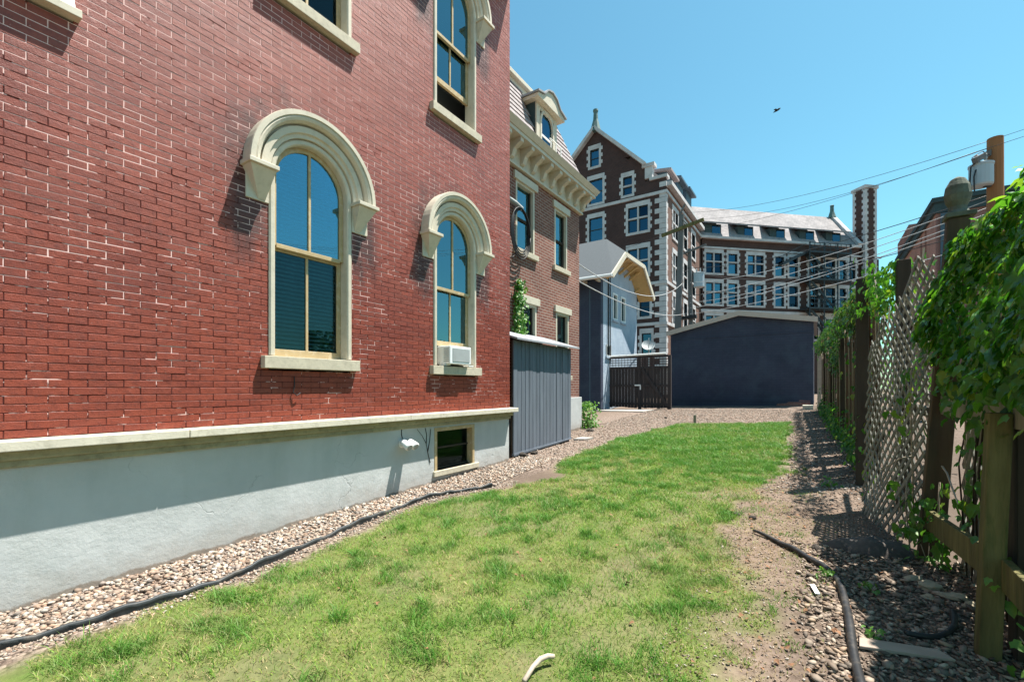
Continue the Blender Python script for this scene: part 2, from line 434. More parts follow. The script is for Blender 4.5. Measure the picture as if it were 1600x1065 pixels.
def vcol_mat(name, attr, rough, trans=0.0, bump=None, spec=0.3):
    m, nt, out = new_mat(name)
    at = nt.nodes.new("ShaderNodeAttribute"); at.attribute_name = attr
    p = nt.nodes.new("ShaderNodeBsdfPrincipled")
    L(nt, at.outputs["Color"], p.inputs["Base Color"])
    p.inputs["Roughness"].default_value = rough
    p.inputs["Specular IOR Level"].default_value = spec
    if bump:
        b = nt.nodes.new("ShaderNodeBump"); b.inputs["Strength"].default_value = 0.4; b.inputs["Distance"].default_value = 0.004
        L(nt, noise(nt, pos(nt), bump, 3, 0.6), b.inputs["Height"]); L(nt, b.outputs[0], p.inputs["Normal"])
    if trans:
        t = nt.nodes.new("ShaderNodeBsdfTranslucent")
        L(nt, at.outputs["Color"], t.inputs[0])
        mx = nt.nodes.new("ShaderNodeMixShader"); mx.inputs[0].default_value = trans
        L(nt, p.outputs[0], mx.inputs[1]); L(nt, t.outputs[0], mx.inputs[2])
        L(nt, mx.outputs[0], out.inputs[0])
    else:
        L(nt, p.outputs[0], out.inputs[0])
    return m
MT['grass'] = vcol_mat('grass_blade', 'tint', 0.55, 0.35)
MT['pebble'] = vcol_mat('pebble', 'tint', 0.75, 0, 60)

def ground_mat():
    m, nt, out = new_mat('yard_soil')
    P = pos(nt)
    at = nt.nodes.new("ShaderNodeAttribute"); at.attribute_name = "surface"
    sp = nt.nodes.new("ShaderNodeSeparateColor")
    L(nt, at.outputs["Color"], sp.inputs[0])
    lawn, gravel, dark = sp.outputs[0], sp.outputs[1], sp.outputs[2]
    n1 = noise(nt, P, 2.5, 8, 0.7)
    n2 = noise(nt, P, 22, 6, 0.7)
    soil = mixc(nt, ramp(nt, n1, 0.3, 0.7), (0.15, 0.108, 0.08), (0.24, 0.18, 0.14))
    soil = mixc(nt, math_n(nt, 'MULTIPLY', ramp(nt, noise(nt, P, 6.5, 7, 0.75), 0.5, 0.68), 0.5), soil, (0.10, 0.075, 0.055))
    soil = mixc(nt, math_n(nt, 'MULTIPLY', ramp(nt, n2, 0.45, 0.65), 0.7), soil, (0.085, 0.06, 0.045))
    vor = nt.nodes.new("ShaderNodeTexVoronoi")
    vor.inputs["Scale"].default_value = 30
    L(nt, P, vor.inputs["Vector"])
    pc = mixc(nt, vor.outputs["Color"], (0.32, 0.25, 0.20), (0.58, 0.48, 0.40))
    sv = nt.nodes.new("ShaderNodeSeparateColor"); L(nt, vor.outputs["Color"], sv.inputs[0])
    pc = mixc(nt, sv.outputs[0], (0.15, 0.11, 0.088), (0.32, 0.25, 0.205))
    pc = mixc(nt, ramp(nt, vor.outputs["Distance"], 0.5, 0.8), pc, (0.07, 0.05, 0.04))
    straw = mixc(nt, ramp(nt, n1, 0.35, 0.65), (0.085, 0.13, 0.030), (0.15, 0.16, 0.055))
    straw = mixc(nt, math_n(nt, 'MULTIPLY', ramp(nt, n2, 0.45, 0.7), 0.6), straw, (0.065, 0.08, 0.025))
    c = mixc(nt, gravel, soil, pc)
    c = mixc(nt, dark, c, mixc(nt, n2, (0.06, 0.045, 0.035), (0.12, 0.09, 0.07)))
    c = mixc(nt, lawn, c, straw)
    h = math_n(nt, 'ADD', n2, math_n(nt, 'MULTIPLY', math_n(nt, 'MULTIPLY', vor.outputs["Distance"], gravel), -1.2))
    principled(nt, out, c, 0.95, h, 0.7, 0.02, 0, 0.15)
    return m
MT['ground'] = ground_mat()
MT['asphalt'] = plain('alley_paving', (0.40, 0.36, 0.32), 0.95, 0.15, 1.5, 0.3, 30)

# ------------------------------------------------------------------ mesh helpers
class Fr:
    """a wall frame: t along the wall, z up, n out of the wall"""
    def __init__(s, o, u, n):
        s.o, s.u, s.n = Vector((o[0], o[1], 0)), Vector((u[0], u[1], 0)), Vector((n[0], n[1], 0))
    def P(s, t, z, n=0.0):
        p = s.o + s.u * t + s.n * n
        return Vector((p.x, p.y, z))

WORLD = Fr((0, 0), (1, 0), (0, 1))                 # t = X, n = Y
RED = Fr((-4.6, 0), (0, 1), (1, 0))                # the near red wall, t = Y
TOWN = Fr((-5.5, 0), (0, 1), (1, 0))               # townhouse wall

class MB:
    def __init__(s):
        s.v, s.f, s.mi = [], [], []
    def add(s, vs, fs, mi=0):
        b = len(s.v)
        s.v.extend([tuple(v) for v in vs])
        s.f.extend([tuple(i + b for i in f) for f in fs])
        s.mi.extend([mi] * len(fs))
        return s
    def hexa(s, p, mi=0):
        return s.add(p, [(0, 3, 2, 1), (4, 5, 6, 7), (0, 1, 5, 4), (1, 2, 6, 5), (2, 3, 7, 6), (3, 0, 4, 7)], mi)
    def box(s, fr, t0, t1, z0, z1, n0, n1, mi=0):
        return s.hexa([fr.P(t0, z0, n0), fr.P(t1, z0, n0), fr.P(t1, z0, n1), fr.P(t0, z0, n1),
                       fr.P(t0, z1, n0), fr.P(t1, z1, n0), fr.P(t1, z1, n1), fr.P(t0, z1, n1)], mi)
    def prism(s, a, b, mi=0):
        """two matching polygons joined into a solid"""
        k = len(a)
        fs = [tuple(range(k))[::-1], tuple(range(k, 2 * k))]
        fs += [(i, (i + 1) % k, k + (i + 1) % k, k + i) for i in range(k)]
        return s.add(list(a) + list(b), fs, mi)
    def fpoly(s, fr, pts, n0, n1, mi=0):
        return s.prism([fr.P(t, z, n0) for t, z in pts], [fr.P(t, z, n1) for t, z in pts], mi)
    def bar(s, p, q, w, h=None, mi=0, up=(0, 0, 1)):
        p, q = Vector(p), Vector(q)
        h = w if h is None else h
        d = (q - p).normalized()
        u = Vector(up)
        if abs(d.dot(u)) > 0.98:
            u = Vector((1, 0, 0))
        a = d.cross(u).normalized() * (w / 2)
        b = a.cross(d).normalized() * (h / 2)
        return s.hexa([p - a - b, p + a - b, p + a + b, p - a + b, q - a - b, q + a - b, q + a + b, q - a + b], mi)
    def tube(s, pts, r, k=8, mi=0, cap=True):
        pts = [Vector(p) for p in pts]
        rs = r if isinstance(r, (list, tuple)) else [r] * len(pts)
        base = len(s.v)
        prev = None
        for i, p in enumerate(pts):
            d = (pts[min(i + 1, len(pts) - 1)] - pts[max(i - 1, 0)]).normalized()
            if prev is None:
                u = Vector((0, 0, 1)) if abs(d.z) < 0.9 else Vector((1, 0, 0))
                a = d.cross(u).normalized()
            else:
                a = (prev - d * prev.dot(d)).normalized()
            prev = a
            b = d.cross(a)
            for j in range(k):
                g = 2 * PI * j / k
                s.v.append(tuple(p + (a * math.cos(g) + b * math.sin(g)) * rs[i]))
        m = len(pts)
        for i in range(m - 1):
            for j in range(k):
                s.f.append((base + i * k + j, base + i * k + (j + 1) % k, base + (i + 1) * k + (j + 1) % k, base + (i + 1) * k + j))
                s.mi.append(mi)
        if cap:
            s.f.append(tuple(base + j for j in range(k))[::-1]); s.mi.append(mi)
            s.f.append(tuple(base + (m - 1) * k + j for j in range(k))); s.mi.append(mi)
        return s
    def lathe(s, c, prof, k=16, mi=0):
        """prof: (radius, z) pairs around a vertical axis at c"""
        base = len(s.v)
        for r, z in prof:
            for j in range(k):
                g = 2 * PI * j / k
                s.v.append((c[0] + r * math.cos(g), c[1] + r * math.sin(g), c[2] + z))
        for i in range(len(prof) - 1):
            for j in range(k):
                s.f.append((base + i * k + j, base + i * k + (j + 1) % k, base + (i + 1) * k + (j + 1) % k, base + (i + 1) * k + j))
                s.mi.append(mi)
        s.f.append(tuple(base + j for j in range(k))[::-1]); s.mi.append(mi)
        s.f.append(tuple(base + (len(prof) - 1) * k + j for j in range(k))); s.mi.append(mi)
        return s
    def arch(s, fr, c, zs, zb, prof, seg=22, mi=0):
        """closed profile of (radius, n) swept up the legs from zb and round a semicircle springing at zs"""
        path = []
        if zb < zs - 1e-6:
            path.append(('L', zb))
        for i in range(seg + 1):
            path.append(('A', PI - PI * i / seg))
        if zb < zs - 1e-6:
            path.append(('R', zb))
        base = len(s.v)
        k = len(prof)
        for kind, val in path:
            for r, n in prof:
                if kind == 'L':
                    s.v.append(tuple(fr.P(c - r, val, n)))
                elif kind == 'R':
                    s.v.append(tuple(fr.P(c + r, val, n)))
                else:
                    s.v.append(tuple(fr.P(c + r * math.cos(val), zs + r * math.sin(val), n)))
        m = len(path)
        for i in range(m - 1):
            for j in range(k):
                s.f.append((base + i * k + j, base + i * k + (j + 1) % k, base + (i + 1) * k + (j + 1) % k, base + (i + 1) * k + j))
                s.mi.append(mi)
        s.f.append(tuple(base + j for j in range(k))); s.mi.append(mi)
        s.f.append(tuple(base + (m - 1) * k + j for j in range(k))[::-1]); s.mi.append(mi)
        return s
    def build(s, name, mats, parent=None, bevel=0.0, smooth=False, kind=None):
        me = bpy.data.meshes.new(name)
        me.from_pydata(s.v, [], s.f)
        if not isinstance(mats, (list, tuple)):
            mats = [mats]
        for m in mats:
            me.materials.append(MT[m] if isinstance(m, str) else m)
        if len(mats) > 1:
            me.polygons.foreach_set("material_index", s.mi)
        if smooth:
            me.polygons.foreach_set("use_smooth", [True] * len(me.polygons))
        bm = bmesh.new(); bm.from_mesh(me)
        bmesh.ops.recalc_face_normals(bm, faces=bm.faces)
        bm.to_mesh(me); bm.free()
        me.update()
        o = bpy.data.objects.new(name, me)
        C.objects.link(o)
        if parent is not None:
            attach(o, parent)
        if bevel:
            b = o.modifiers.new("bevel", 'BEVEL')
            b.width = bevel; b.segments = 2; b.limit_method = 'ANGLE'
        if kind:
            o['kind'] = kind
        return o

def world_inv(o):
    m = Matrix.Identity(4)
    while o is not None:
        m = (Matrix.Translation(o.location) @ o.rotation_euler.to_matrix().to_4x4()) if False else m
        o = o.parent
    return m

def root_offset(o):
    """summed location of an object's ancestors and itself (nothing that has children is rotated)"""
    v = Vector((0, 0, 0))
    while o is not None:
        v += o.location
        o = o.parent
    return v

def attach(o, parent):
    """mesh coordinates are world coordinates: keep them by offsetting the location"""
    o.parent = parent
    o.location = o.location - root_offset(parent)

def thing(name, label, cat, loc, group=None):
    o = bpy.data.objects.new(name, None)
    o.empty_display_size = 0.2
    C.objects.link(o)
    o.location = loc
    o['label'] = label; o['category'] = cat
    if group:
        o['group'] = group
    return o

def tag(o, label, cat, group=None):
    o['label'] = label; o['category'] = cat
    if group:
        o['group'] = group
    return o

def copy_tree(o, parent=None):
    c = o.copy()
    C.objects.link(c)
    c.parent = parent
    for ch in list(o.children):
        copy_tree(ch, c)
    return c

def sstep(x, a, b):
    t = np.clip((x - a) / (b - a), 0, 1)
    return t * t * (3 - 2 * t)

_hash = np.random.default_rng(11).random((256, 256))
def vnoise(x, y, s, seed=0):
    x = np.asarray(x) * s + seed * 17.3; y = np.asarray(y) * s + seed * 5.7
    xi = np.floor(x).astype(int); yi = np.floor(y).astype(int)
    fx = x - xi; fy = y - yi
    fx = fx * fx * (3 - 2 * fx); fy = fy * fy * (3 - 2 * fy)
    h = lambda a, b: _hash[a % 256, b % 256]
    return (h(xi, yi) * (1 - fx) + h(xi + 1, yi) * fx) * (1 - fy) + (h(xi, yi + 1) * (1 - fx) + h(xi + 1, yi + 1) * fx) * fy
def fnoise(x, y, s, seed=0):
    return (vnoise(x, y, s, seed) + 0.5 * vnoise(x, y, s * 2.1, seed + 1) + 0.25 * vnoise(x, y, s * 4.3, seed + 2)) / 1.75

def G(X, Y):
    """ground height: the yard climbs gently away from the camera"""
    Y = np.clip(Y, 0, 21.0)
    Xc = np.clip(X, -9, 6)
    return 0.039 * Y + 0.02 * (Xc + 3) * Y / 21
def Gb(X, Y):
    return G(X, Y) + (fnoise(X, Y, 1.4, 3) - 0.5) * 0.05 * sstep(np.asarray(Y, float), -1, 1)

def inpoly(x, y, poly):
    x = np.asarray(x); y = np.asarray(y)
    c = np.zeros(x.shape, bool)
    j = len(poly) - 1
    for i in range(len(poly)):
        xi, yi = poly[i]; xj, yj = poly[j]
        c ^= ((yi > y) != (yj > y)) & (x < (xj - xi) * (y - yi) / (yj - yi + 1e-12) + xi)
        j = i
    return c

# ------------------------------------------------------------------ the ground
LAWN = [(-3.72, 0.2), (-3.70, 0.6), (-3.70, 1.2), (-3.74, 2.0), (-3.85, 2.7), (-3.92, 3.4), (-3.88, 4.2), (-3.66, 4.95),
        (-3.42, 5.6), (-3.25, 6.1), (-3.55, 6.8), (-3.72, 7.3), (-3.68, 8.6), (-3.76, 9.7), (-3.60, 11.2), (-3.45, 12.6), (-3.3, 13.6),
        (-2.0, 14.1), (-0.62, 14.7), (-0.50, 11.0), (-0.36, 8.0), (-0.50, 6.9), (-0.85, 5.8), (-0.70, 4.9),
        (-0.44, 3.9), (-0.40, 3.0), (-0.36, 2.5), (-0.25, 1.4), (-0.2, 0.2)]
EDGING = [(-4.12, 0.0), (-3.98, 0.55), (-3.875, 1.1), (-3.85, 1.6), (-3.87, 2.1), (-3.97, 2.7), (-4.05, 3.35), (-4.10, 3.9), (-4.0, 4.5), (-3.76, 5.12)]

def fence_x(y, z=None):
    """fence line; the near bays lean away from the yard"""
    x = 0.80 - 0.045 * max(0.0, y - 4.2)
    if z is not None and y < 7.4:
        x += 0.045 * max(0.0, z - 0.3)
    return x

def lawn_amount(X, Y):
    jx = (fnoise(X, Y, 3.0, 5) - 0.5) * 0.5 + (fnoise(X, Y, 11.0, 15) - 0.5) * 0.45 * sstep(X, -1.8, -0.8)
    jy = (fnoise(X, Y, 3.0, 8) - 0.5) * 0.5
    return inpoly(X + jx, Y + jy, LAWN)

xs = np.concatenate([[-400, -120, -40, -20, -12, -9, -7], np.arange(-6.0, 2.01, 0.08), [3, 4.5, 6, 9, 14, 25, 50, 120, 400]])
ys = np.concatenate([[-200, -60, -20, -8, -3, -1], np.arange(0.0, 21.01, 0.09), [22, 24, 28, 34, 45, 60, 90, 150, 300, 900]])
gx, gy = np.meshgrid(xs, ys)
inside = (gx > -6.1) & (gx < 2.1) & (gy > 0) & (gy < 21)
gz = G(gx, gy) + np.where(inside, (fnoise(gx, gy, 1.4, 3) - 0.5) * 0.05 * sstep(gy, -1, 1), 0)
gz += np.where(inside, (fnoise(gx, gy, 7, 4) - 0.5) * 0.015, 0)
nv, nu = gx.shape
verts = np.stack([gx, gy, gz], -1).reshape(-1, 3)
idx = np.arange(nv * nu).reshape(nv, nu)
quads = np.stack([idx[:-1, :-1], idx[:-1, 1:], idx[1:, 1:], idx[1:, :-1]], -1).reshape(-1, 4)
me = bpy.data.meshes.new('ground')
me.from_pydata(verts.tolist(), [], quads.tolist())
me.polygons.foreach_set("use_smooth", [True] * len(me.polygons))
fx = np.clip(0.80 - 0.045 * np.maximum(0, gy - 4.2), -1, 1)
lawn = np.where(inside, lawn_amount(gx, gy), 0).astype(float)
k = np.pad(lawn, 1, mode='edge')
lawn = (k[:-2, 1:-1] + k[2:, 1:-1] + k[1:-1, :-2] + k[1:-1, 2:] + 2 * lawn) / 6
bare = sstep(fnoise(gx, gy, 0.9, 21), 0.5, 0.7) * sstep(gx, -1.9, -0.4) * sstep(gy, 8.5, 5.5)
lawn = lawn * (1 - 0.8 * bare) * (1 - 0.3 * sstep(fnoise(gx, gy, 2.3, 50), 0.56, 0.72) * sstep(gy, 9.5, 6.5))
gravel = np.where((gx < -3.6) | (gy > 12.5), 0.95, 0.0)
gravel = np.maximum(gravel, sstep(gy, 6.5, 9.0) * 0.7)
rightg = sstep(gx, -0.35, 0.0) * sstep(gy, 4.9, 4.3)
gravel = np.maximum(gravel, rightg * 0.5)
gravel = np.where(inside, gravel, 0.3)
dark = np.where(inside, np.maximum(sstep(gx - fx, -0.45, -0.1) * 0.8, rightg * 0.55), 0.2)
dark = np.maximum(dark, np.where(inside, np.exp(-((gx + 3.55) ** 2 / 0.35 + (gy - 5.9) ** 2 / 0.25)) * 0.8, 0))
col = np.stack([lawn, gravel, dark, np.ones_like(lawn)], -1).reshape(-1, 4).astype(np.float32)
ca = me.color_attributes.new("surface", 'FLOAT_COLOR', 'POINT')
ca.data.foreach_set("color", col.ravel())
me.materials.append(MT['ground'])
go = bpy.data.objects.new('ground', me)
C.objects.link(go)
go['kind'] = 'structure'

# ------------------------------------------------------------------ near red house
RH = thing('red_brick_house', 'red painted brick house with arched cream window hoods filling the left of the yard', 'house', (-8, 1, 0))
WIN_C = (2.94, 5.32)
HALF = 0.49
SILLS = ((1.77, 1.905, 3.76), (5.55, 5.68, 7.53))      # sill bottom, sill top, springing line
openings = []
for c in WIN_C:
    for zb, zt, zs in SILLS:
        openings.append((c, zb, zs))
WALL_Y0, WALL_Y1, WALL_TOP = -2.16, 6.80, 9.2

def cut(z0, z1, a, b, margin=0.0):
    """pieces of [a, b] left of a course after the window openings are taken out"""
    segs = [(a, b)]
    for c, zb, zs in openings:
        if z1 <= zb or z0 >= zs + HALF:
            continue
        zm = max(z0, zs) if z0 >= zs else zs
        d = zm - zs
        hw = math.sqrt(max(0, HALF ** 2 - d * d)) - 0.004 if z0 >= zs else HALF - 0.004
        if z0 < zs < z1:
            hw = HALF - 0.004
        out = []
        for s, e in segs:
            l, r = c - hw, c + hw
            if e <= l or s >= r:
                out.append((s, e)); continue
            if s < l:
                out.append((s, l))
            if e > r:
                out.append((r, e))
        segs = out
    # small vent window opening, upper left
    if z1 > 4.30 and z0 < 4.95:
        out = []
        for s, e in segs:
            l, r = 0.30, 1.0
            if e <= l or s >= r:
                out.append((s, e)); continue
            if s < l: out.append((s, l))
            if e > r: out.append((r, e))
        segs = out
    return [(s, e) for s, e in segs if e - s > 0.012]

CF = Vector((-math.sin(YAW), math.cos(YAW), 0)); CR = Vector((math.cos(YAW), math.sin(YAW), 0))
def project(p):
    d = Vector(p) - Vector((0, 0, EYE))
    z = d.dot(CF)
    if z < 0.1:
        return None
    return 800 + 711 * d.dot(CR) / z, 606 - 711 * d.z / z, z

def brick_verts(w, h, d, ch=0.0022):
    """brick with its face at x = d, bevelled, open at the back"""
    y, z = w / 2, h / 2
    vs = [(0, -y, -z), (0, y, -z), (0, y, z), (0, -y, z),
          (d - ch, -y, -z), (d - ch, y, -z), (d - ch, y, z), (d - ch, -y, z),
          (d, -y + ch, -z + ch), (d, y - ch, -z + ch), (d, y - ch, z - ch), (d, -y + ch, z - ch)]
    fs = [(0, 1, 5, 4), (1, 2, 6, 5), (2, 3, 7, 6), (3, 0, 4, 7), (4, 5, 9, 8), (5, 6, 10, 9), (6, 7, 11, 10), (7, 4, 8, 11), (8, 9, 10, 11)]
    return vs, fs

bricks = []
mort = MB()
rows = int((WALL_TOP - BZ0) / BH)
for r in range(rows):
    z0 = BZ0 + r * BH; z1 = z0 + BH
    for s, e in cut(z0, z1, WALL_Y0, WALL_Y1):
        mort.add([RED.P(s, z0, -0.0028), RED.P(e, z0, -0.0028), RED.P(e, z1, -0.0028), RED.P(s, z1, -0.0028)], [(0, 1, 2, 3)])
    off = 0.5 * (r % 2)
    n0 = int(math.floor(WALL_Y0 / BL + off)); n1 = int(math.ceil(WALL_Y1 / BL + off))
    for kcol in range(n0, n1 + 1):
        a = (kcol - off) * BL; b = a + BL
        for s, e in cut(z0, z1, max(a, WALL_Y0), min(b, WALL_Y1)):
            s2 = s + JL / 2 if abs(s - a) < 1e-6 else s
            e2 = e - JL / 2 if abs(e - b) < 1e-6 else e
            if e2 - s2 < 0.012:
                continue
            full = abs((e2 - s2) - (BL - JL)) < 1e-6
            bricks.append((s2, e2, z0 + JH / 2, z1 - JH / 2, full))

def shown_area(b):
    s, e, z0, z1, full = b
    q = [project(RED.P(t, z)) for t, z in ((s, z0), (e, z0), (e, z1), (s, z1))]
    if any(p is None for p in q):
        return 0
    cx = sum(p[0] for p in q) / 4; cy = sum(p[1] for p in q) / 4
    if not (0 < cx < 1600 and 0 < cy < 1065):
        return 0
    a = 0
    for i in range(4):
        a += q[i][0] * q[(i + 1) % 4][1] - q[(i + 1) % 4][0] * q[i][1]
    return abs(a) / 2
bricks.sort(key=shown_area, reverse=True)
fulls = [b for b in bricks if b[4]][:300]
chosen = set(id(b) for b in fulls)
brick_meshes = []
for kx in range(4):
    vs, fs = brick_verts(BL - JL, BH - JH, 0.03 + random.uniform(-0.0008, 0.0008))
    vs = [(x, y + random.uniform(-1, 1) * 0.0012 * (x > 0.02), z + random.uniform(-1, 1) * 0.001 * (x > 0.02)) for x, y, z in vs]
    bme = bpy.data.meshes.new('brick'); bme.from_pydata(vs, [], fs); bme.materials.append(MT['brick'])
    brick_meshes.append(bme)
rest = MB()
for b in bricks:
    s, e, z0, z1, full = b
    jit = random.uniform(-0.0016, 0.0010)
    if id(b) in chosen:
        o = bpy.data.objects.new('brick', random.choice(brick_meshes))
        C.objects.link(o)
        o.location = RED.P((s + e) / 2, (z0 + z1) / 2, -0.03 + jit)
        o.rotation_euler = (random.uniform(-0.004, 0.004), random.uniform(-0.012, 0.012), random.uniform(-0.006, 0.006))
        attach(o, RH)
    else:
        vs, fs = brick_verts(e - s, z1 - z0, 0.03)
        o0 = RED.P((s + e) / 2, (z0 + z1) / 2, -0.03 + jit)
        rest.add([(o0.x + x + random.uniform(-1, 1) * 0.0009 * (x > 0.02), o0.y + y, o0.z + z) for x, y, z in vs], fs)
def fast_build(mb, name, m, parent, kind=None):
    me = bpy.data.meshes.new(name); me.from_pydata(mb.v, [], mb.f); me.materials.append(MT[m])
    o = bpy.data.objects.new(name, me); C.objects.link(o); attach(o, parent)
    if kind: o['kind'] = kind
    return o
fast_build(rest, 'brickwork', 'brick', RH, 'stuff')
fast_build(mort, 'mortar', 'mortar', RH)
# house body behind the wall, and its far and rear faces
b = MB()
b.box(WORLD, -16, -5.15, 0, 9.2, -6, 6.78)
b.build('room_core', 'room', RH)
b = MB()
b.box(WORLD, -5.15, -4.66, 1.2, 9.2, 6.70, 6.797)
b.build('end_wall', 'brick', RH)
b = MB()
b.box(RED, -6, 6.79, 9.2, 9.5, -1.0, 0.12)
b.box(RED, 5.95, 6.77, 8.62, 9.2, -0.1, 0.36)  # unseen corner block, added to cast shade beside the upper window
b.build('cornice', 'cream', RH, 0.01)

# foundation with the basement window cut out
BW = (4.87, 5.80, 0.36, 0.99)
b = MB()
for t0, t1, z0, z1 in ((-3, BW[0], -0.2, 1.02), (BW[1], 6.80, -0.2, 1.02), (BW[0], BW[1], -0.2, BW[2]), (BW[0], BW[1], BW[3], 1.02)):
    b.box(RED, t0, t1, z0, z1, -0.5, -0.02)
b.build('foundation', 'foundation', RH)
b = MB()
b.fpoly(RED, [(-3, 1.02), (6.82, 1.02), (6.82, 1.145), (-3, 1.145)], -0.3, 0.012)
b.fpoly(RED, [(-3, 1.075), (6.85, 1.075), (6.85, 1.145), (-3, 1.145)], 0.013, 0.045)
b.build('ledge_moulding', 'mould', RH, 0.012)
for t0, t1 in ((-3, -0.9), (-0.896, 1.698), (1.703, 4.25), (4.254, 6.86)):
    b = MB()
    b.hexa([RED.P(t0, 1.146, -0.25), RED.P(t1, 1.146, -0.25), RED.P(t1, 1.146, 0.15), RED.P(t0, 1.146, 0.15),
            RED.P(t0, 1.222, -0.25), RED.P(t1, 1.222, -0.25), RED.P(t1, 1.216, 0.15), RED.P(t0, 1.216, 0.15)])
    b.build('ledge_stone', 'cap_stone', RH, 0.006)

# basement window
bw = MB()
f0 = 0.055
bw.box(RED, BW[0], BW[1], BW[3] - f0, BW[3], -0.16, -0.012)
bw.box(RED, BW[0], BW[0] + f0, BW[2], BW[3] - f0, -0.16, -0.012)
bw.box(RED, BW[1] - f0, BW[1], BW[2], BW[3] - f0, -0.16, -0.012)
bwo = bw.build('basement_window', 'tan', RH, 0.004)
s = MB(); s.box(RED, BW[0] - 0.03, BW[1] + 0.09, BW[2] - 0.08, BW[2], -0.2, 0.012); s.build('sill', 'stone_sill', bwo, 0.006)
s = MB(); s.box(RED, BW[0] + f0, BW[1] - f0, 0.665, 0.69, -0.14, -0.11); s.box(RED, BW[0] + f0, BW[1] - f0, BW[2], BW[2] + 0.03, -0.14, -0.11); s.build('sash', 'dark_post', bwo)
s = MB(); s.box(RED, BW[0] + f0, BW[1] - f0, BW[2] + 0.03, BW[3] - f0, -0.132, -0.128); s.build('pane', 'glass_screen', bwo)

def arched_window(c, zsill, zt, zs, raise_by=0.0, blinds=True):
    zmeet = zt + (3.05 - 1.905)
    cas = MB()
    cas.arch(RED, c, zs, zt, [(HALF, -0.17), (HALF, 0.010), (HALF - 0.015, 0.022), (HALF - 0.05, 0.022), (HALF - 0.062, 0.008), (HALF - 0.062, -0.17)])
    win = cas.build('window', 'cream', RH)
    # the stone sill
    b = MB()
    b.hexa([RED.P(c - 0.565, zsill, -0.2), RED.P(c + 0.565, zsill, -0.2), RED.P(c + 0.565, zsill, 0.075), RED.P(c - 0.565, zsill, 0.075),
            RED.P(c - 0.565, zt, -0.2), RED.P(c + 0.565, zt, -0.2), RED.P(c + 0.565, zt - 0.012, 0.075), RED.P(c - 0.565, zt - 0.012, 0.075)])
    b.build('sill', 'stone_sill', win, 0.005)
    # upper sash, arched
    ro, ri = HALF - 0.063, HALF - 0.063 - 0.05
    u = MB()
    u.arch(RED, c, zs, zmeet, [(ro, -0.10), (ro, -0.058), (ri, -0.058), (ri, -0.10)])
    u.box(RED, c - ri, c + ri, zmeet - 0.02, zmeet + 0.025, -0.10, -0.055)
    u.box(RED, c - 0.014, c + 0.014, zmeet + 0.025, zs + ri, -0.095, -0.060)
    u.build('upper_sash', 'tan', win, 0.003)
    l0 = zt + raise_by
    l = MB()
    hl = zmeet - zt
    l.box(RED, c - ro, c - ri, l0, l0 + hl, -0.148, -0.106)
    l.box(RED, c + ri, c + ro, l0, l0 + hl, -0.148, -0.106)
    l.box(RED, c - ri, c + ri, l0, l0 + 0.075, -0.148, -0.106)
    l.box(RED, c - ri, c + ri, l0 + hl - 0.04, l0 + hl, -0.148, -0.106)
    l.box(RED, c - 0.014, c + 0.014, l0 + 0.075, l0 + hl - 0.04, -0.143, -0.112)
    l.build('lower_sash', 'tan', win, 0.003)
    # panes
    for sg in (-1, 1):
        pts = [(c + sg * 0.014, zmeet + 0.025), (c + sg * ri, zmeet + 0.025)]
        for i in range(13):
            a = PI / 2 * i / 12
            pts.append((c + sg * max(0.014, ri * math.cos(a)), zs + ri * math.sin(a)))
        q = MB(); q.fpoly(RED, pts, -0.080, -0.077); q.build('upper_pane', 'glass', win)
        q = MB()
        q.box(RED, min(c + sg * 0.014, c + sg * ri), max(c + sg * 0.014, c + sg * ri), l0 + 0.075, l0 + hl - 0.04, -0.129, -0.126)
        q.build('lower_pane', 'glass_screen' if not raise_by else 'glass', win)
    # blind slats hanging behind
    if blinds:
        bl = MB()
        z = l0 + 0.03
        while z < zs + ri - 0.03:
            hw = ri if z < zs else math.sqrt(max(0.0, ri ** 2 - (z - zs) ** 2))
            hw += 0.03
            bl.add([RED.P(c - hw, z - 0.016, -0.19), RED.P(c + hw, z - 0.016, -0.19), RED.P(c + hw, z + 0.016, -0.225), RED.P(c - hw, z + 0.016, -0.225)], [(0, 1, 2, 3)])
            z += 0.045
        bl.build('blind', 'blind', win, kind='stuff')
    # hood mould
    h = MB()
    h.arch(RED, c, zs, zs, [(0.492, -0.02), (0.492, 0.045), (0.530, 0.050), (0.540, 0.075), (0.600, 0.080), (0.604, 0.035), (0.618, 0.035), (0.624, 0.095),
                            (0.642, 0.130), (0.668, 0.142), (0.684, 0.134), (0.690, 0.150), (0.735, 0.150), (0.740, 0.138), (0.740, -0.02)], 30)
    h.build('hood', 'cream', win, 0.0)
    for sg in (-1, 1):
        k = MB()
        t0, t1 = sorted((c + sg * 0.475, c + sg * 0.762))
        k.box(RED, t0, t1, zs - 0.045, zs - 0.002, -0.02, 0.185)
        # inverted pyramid below the slab, leaning in to the jamb
        a0, a1 = sorted((c + sg * 0.492, c + sg * 0.742))
        b0, b1 = sorted((c + sg * 0.53, c + sg * 0.60))
        k.hexa([RED.P(b0, zs - 0.32, -0.02), RED.P(b1, zs - 0.32, -0.02), RED.P(b1, zs - 0.32, 0.02), RED.P(b0, zs - 0.32, 0.02),
                RED.P(a0, zs - 0.046, -0.02), RED.P(a1, zs - 0.046, -0.02), RED.P(a1, zs - 0.046, 0.16), RED.P(a0, zs - 0.046, 0.16)])
        e0, e1 = sorted((c + sg * 0.493, c + sg * 0.715))
        k.box(RED, e0, e1, zs - 0.335, zs - 0.046, -0.02, 0.016)
        k.build('bracket', 'cream', win, 0.005)
    return win
arched_window(WIN_C[0], *SILLS[0])
arched_window(WIN_C[1], *SILLS[0], raise_by=0.30)
arched_window(WIN_C[0], *SILLS[1])
arched_window(WIN_C[1], *SILLS[1], raise_by=0.47)

